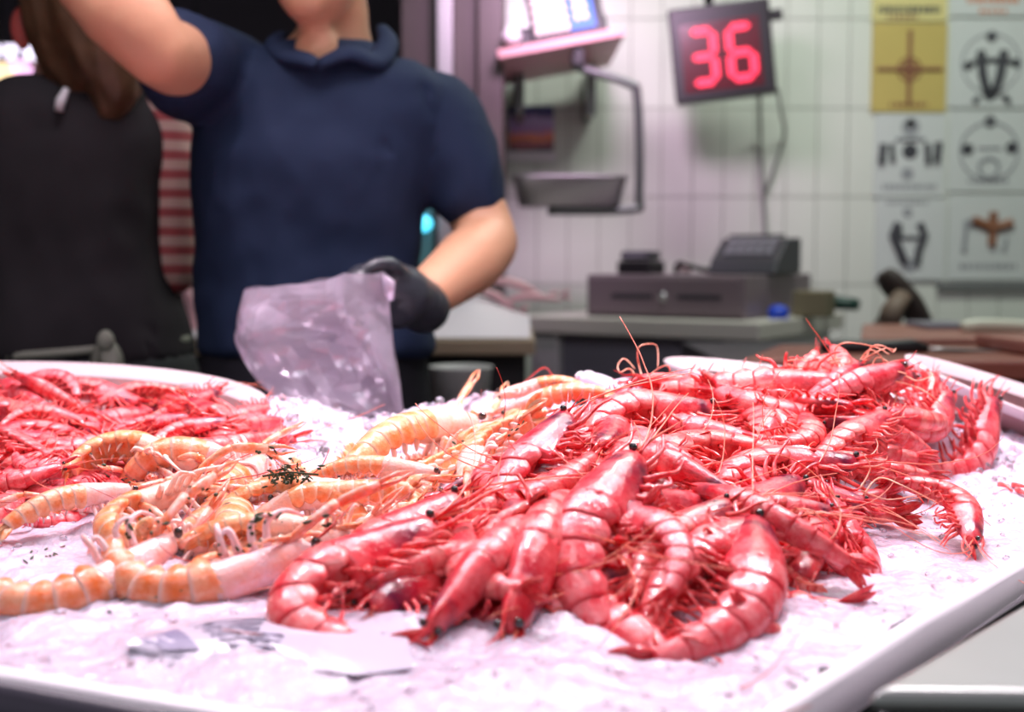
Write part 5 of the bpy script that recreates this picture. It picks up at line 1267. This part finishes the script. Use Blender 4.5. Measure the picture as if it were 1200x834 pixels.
remesh('hair', mb, .006, m_hair, wom, 2, strands)
mb = MB(); e0 = at(25, 32, YW - .02); mb.ball(e0, (.018, .014, .034), 14, 10); mb.ball(e0 + Vector((.004, -.006, -.026)), (.010, .010, .012), 10, 8); remesh('ear', mb, .004, mat('ear_red', lin(206, 92, 86), .5, sss=.3), wom, 3)
mb = MB()
trunk(mb, YW, [(96, 22, 140, .08, 0), (112, -28, 178, .10, 0), (135, -48, 196, .118, 0), (180, -48, 202, .122, 0), (250, -38, 198, .116, 0), (320, -30, 203, .116, 0), (380, -24, 216, .124, 0), (420, -24, 226, .13, 0)], 36)
top = remesh('charcoal_top', mb, .008, m_char, wom, 4, folds)
# striped sleeves
m_str = bpy.data.materials.new('red_white_stripes'); m_str.use_nodes = True; nt = m_str.node_tree; N = nt.nodes; L = nt.links; b = N['Principled BSDF']; b.inputs['Roughness'].default_value = .8
tc = N.new('ShaderNodeTexCoord'); wv = N.new('ShaderNodeTexWave'); wv.bands_direction = 'Z'; wv.inputs['Scale'].default_value = 10.2; wv.inputs['Distortion'].default_value = .4; L.new(tc.outputs['Object'], wv.inputs['Vector'])
rp = N.new('ShaderNodeValToRGB'); rp.color_ramp.elements[0].position = .38; rp.color_ramp.elements[0].color = lin(178, 84, 88); rp.color_ramp.elements[1].position = .55; rp.color_ramp.elements[1].color = lin(214, 176, 168); L.new(wv.outputs['Fac'], rp.inputs[0]); L.new(rp.outputs[0], b.inputs['Base Color'])
for pts, e_, w_ in (([(185, 130), (204, 220)], ew, ww), ([(-20, 130), (-55, 225)], elx, wl)):
    mb = MB(); arm(mb, [at(*pts[0], YW + .005), at(*pts[1], YW + .012), e_], [.056, .049, .041]); arm(mb, [e_, e_.lerp(w_, .8)], [.041, .034]); remesh('striped_sleeve', mb, .008, m_str, wom, 3, lambda p: .003 * noise.noise(p * 30))
mb = MB(); trunk(mb, YW, [(408, -24, 224, .132, 0), (440, -26, 232, .136, 0), (520, -30, 244, .14, 0), (700, -24, 240, .13, 0), (900, -20, 236, .12, 0)]); remesh('skirt_apron', mb, .012, mat('black_apron', lin(34, 36, 40), .7), wom, 3)
m_tape = mat('grey_tape', lin(150, 150, 138), .7)
mb = MB(); pts = []
for i in range(33):
    t = PI + PI * i / 32; c = at(100, 402, YW); pts.append(Vector((c.x + .172 * math.cos(t), YW + .137 * math.sin(t), c.z - .014 * math.cos(t) * -1 - .006)))
mb.tube(pts, .0065, 8, .5, up=(0, -1, 0)); mb.build('apron_string', m_tape, wom)
mb = MB(); mb.ball(at(124, 400, YW - .15), (.014, .012, .018), 10, 8); 
leaf(mb, at(124, 402, YW - .15), at(118, 452, YW - .16), .022, (0, -1, 0), .003); leaf(mb, at(126, 402, YW - .15), at(134, 450, YW - .16), .020, (.2, -1, 0), .003); mb.build('knot', m_tape, wom)
mb = MB(); mb.tube([at(78, 104, YW - .125), at(71, 118, YW - .132), at(69, 130, YW - .134)], [.005, .008, .007], 8); mb.build('neck_tag', m_white, wom)
# supports for the trays and the floor under the stalls
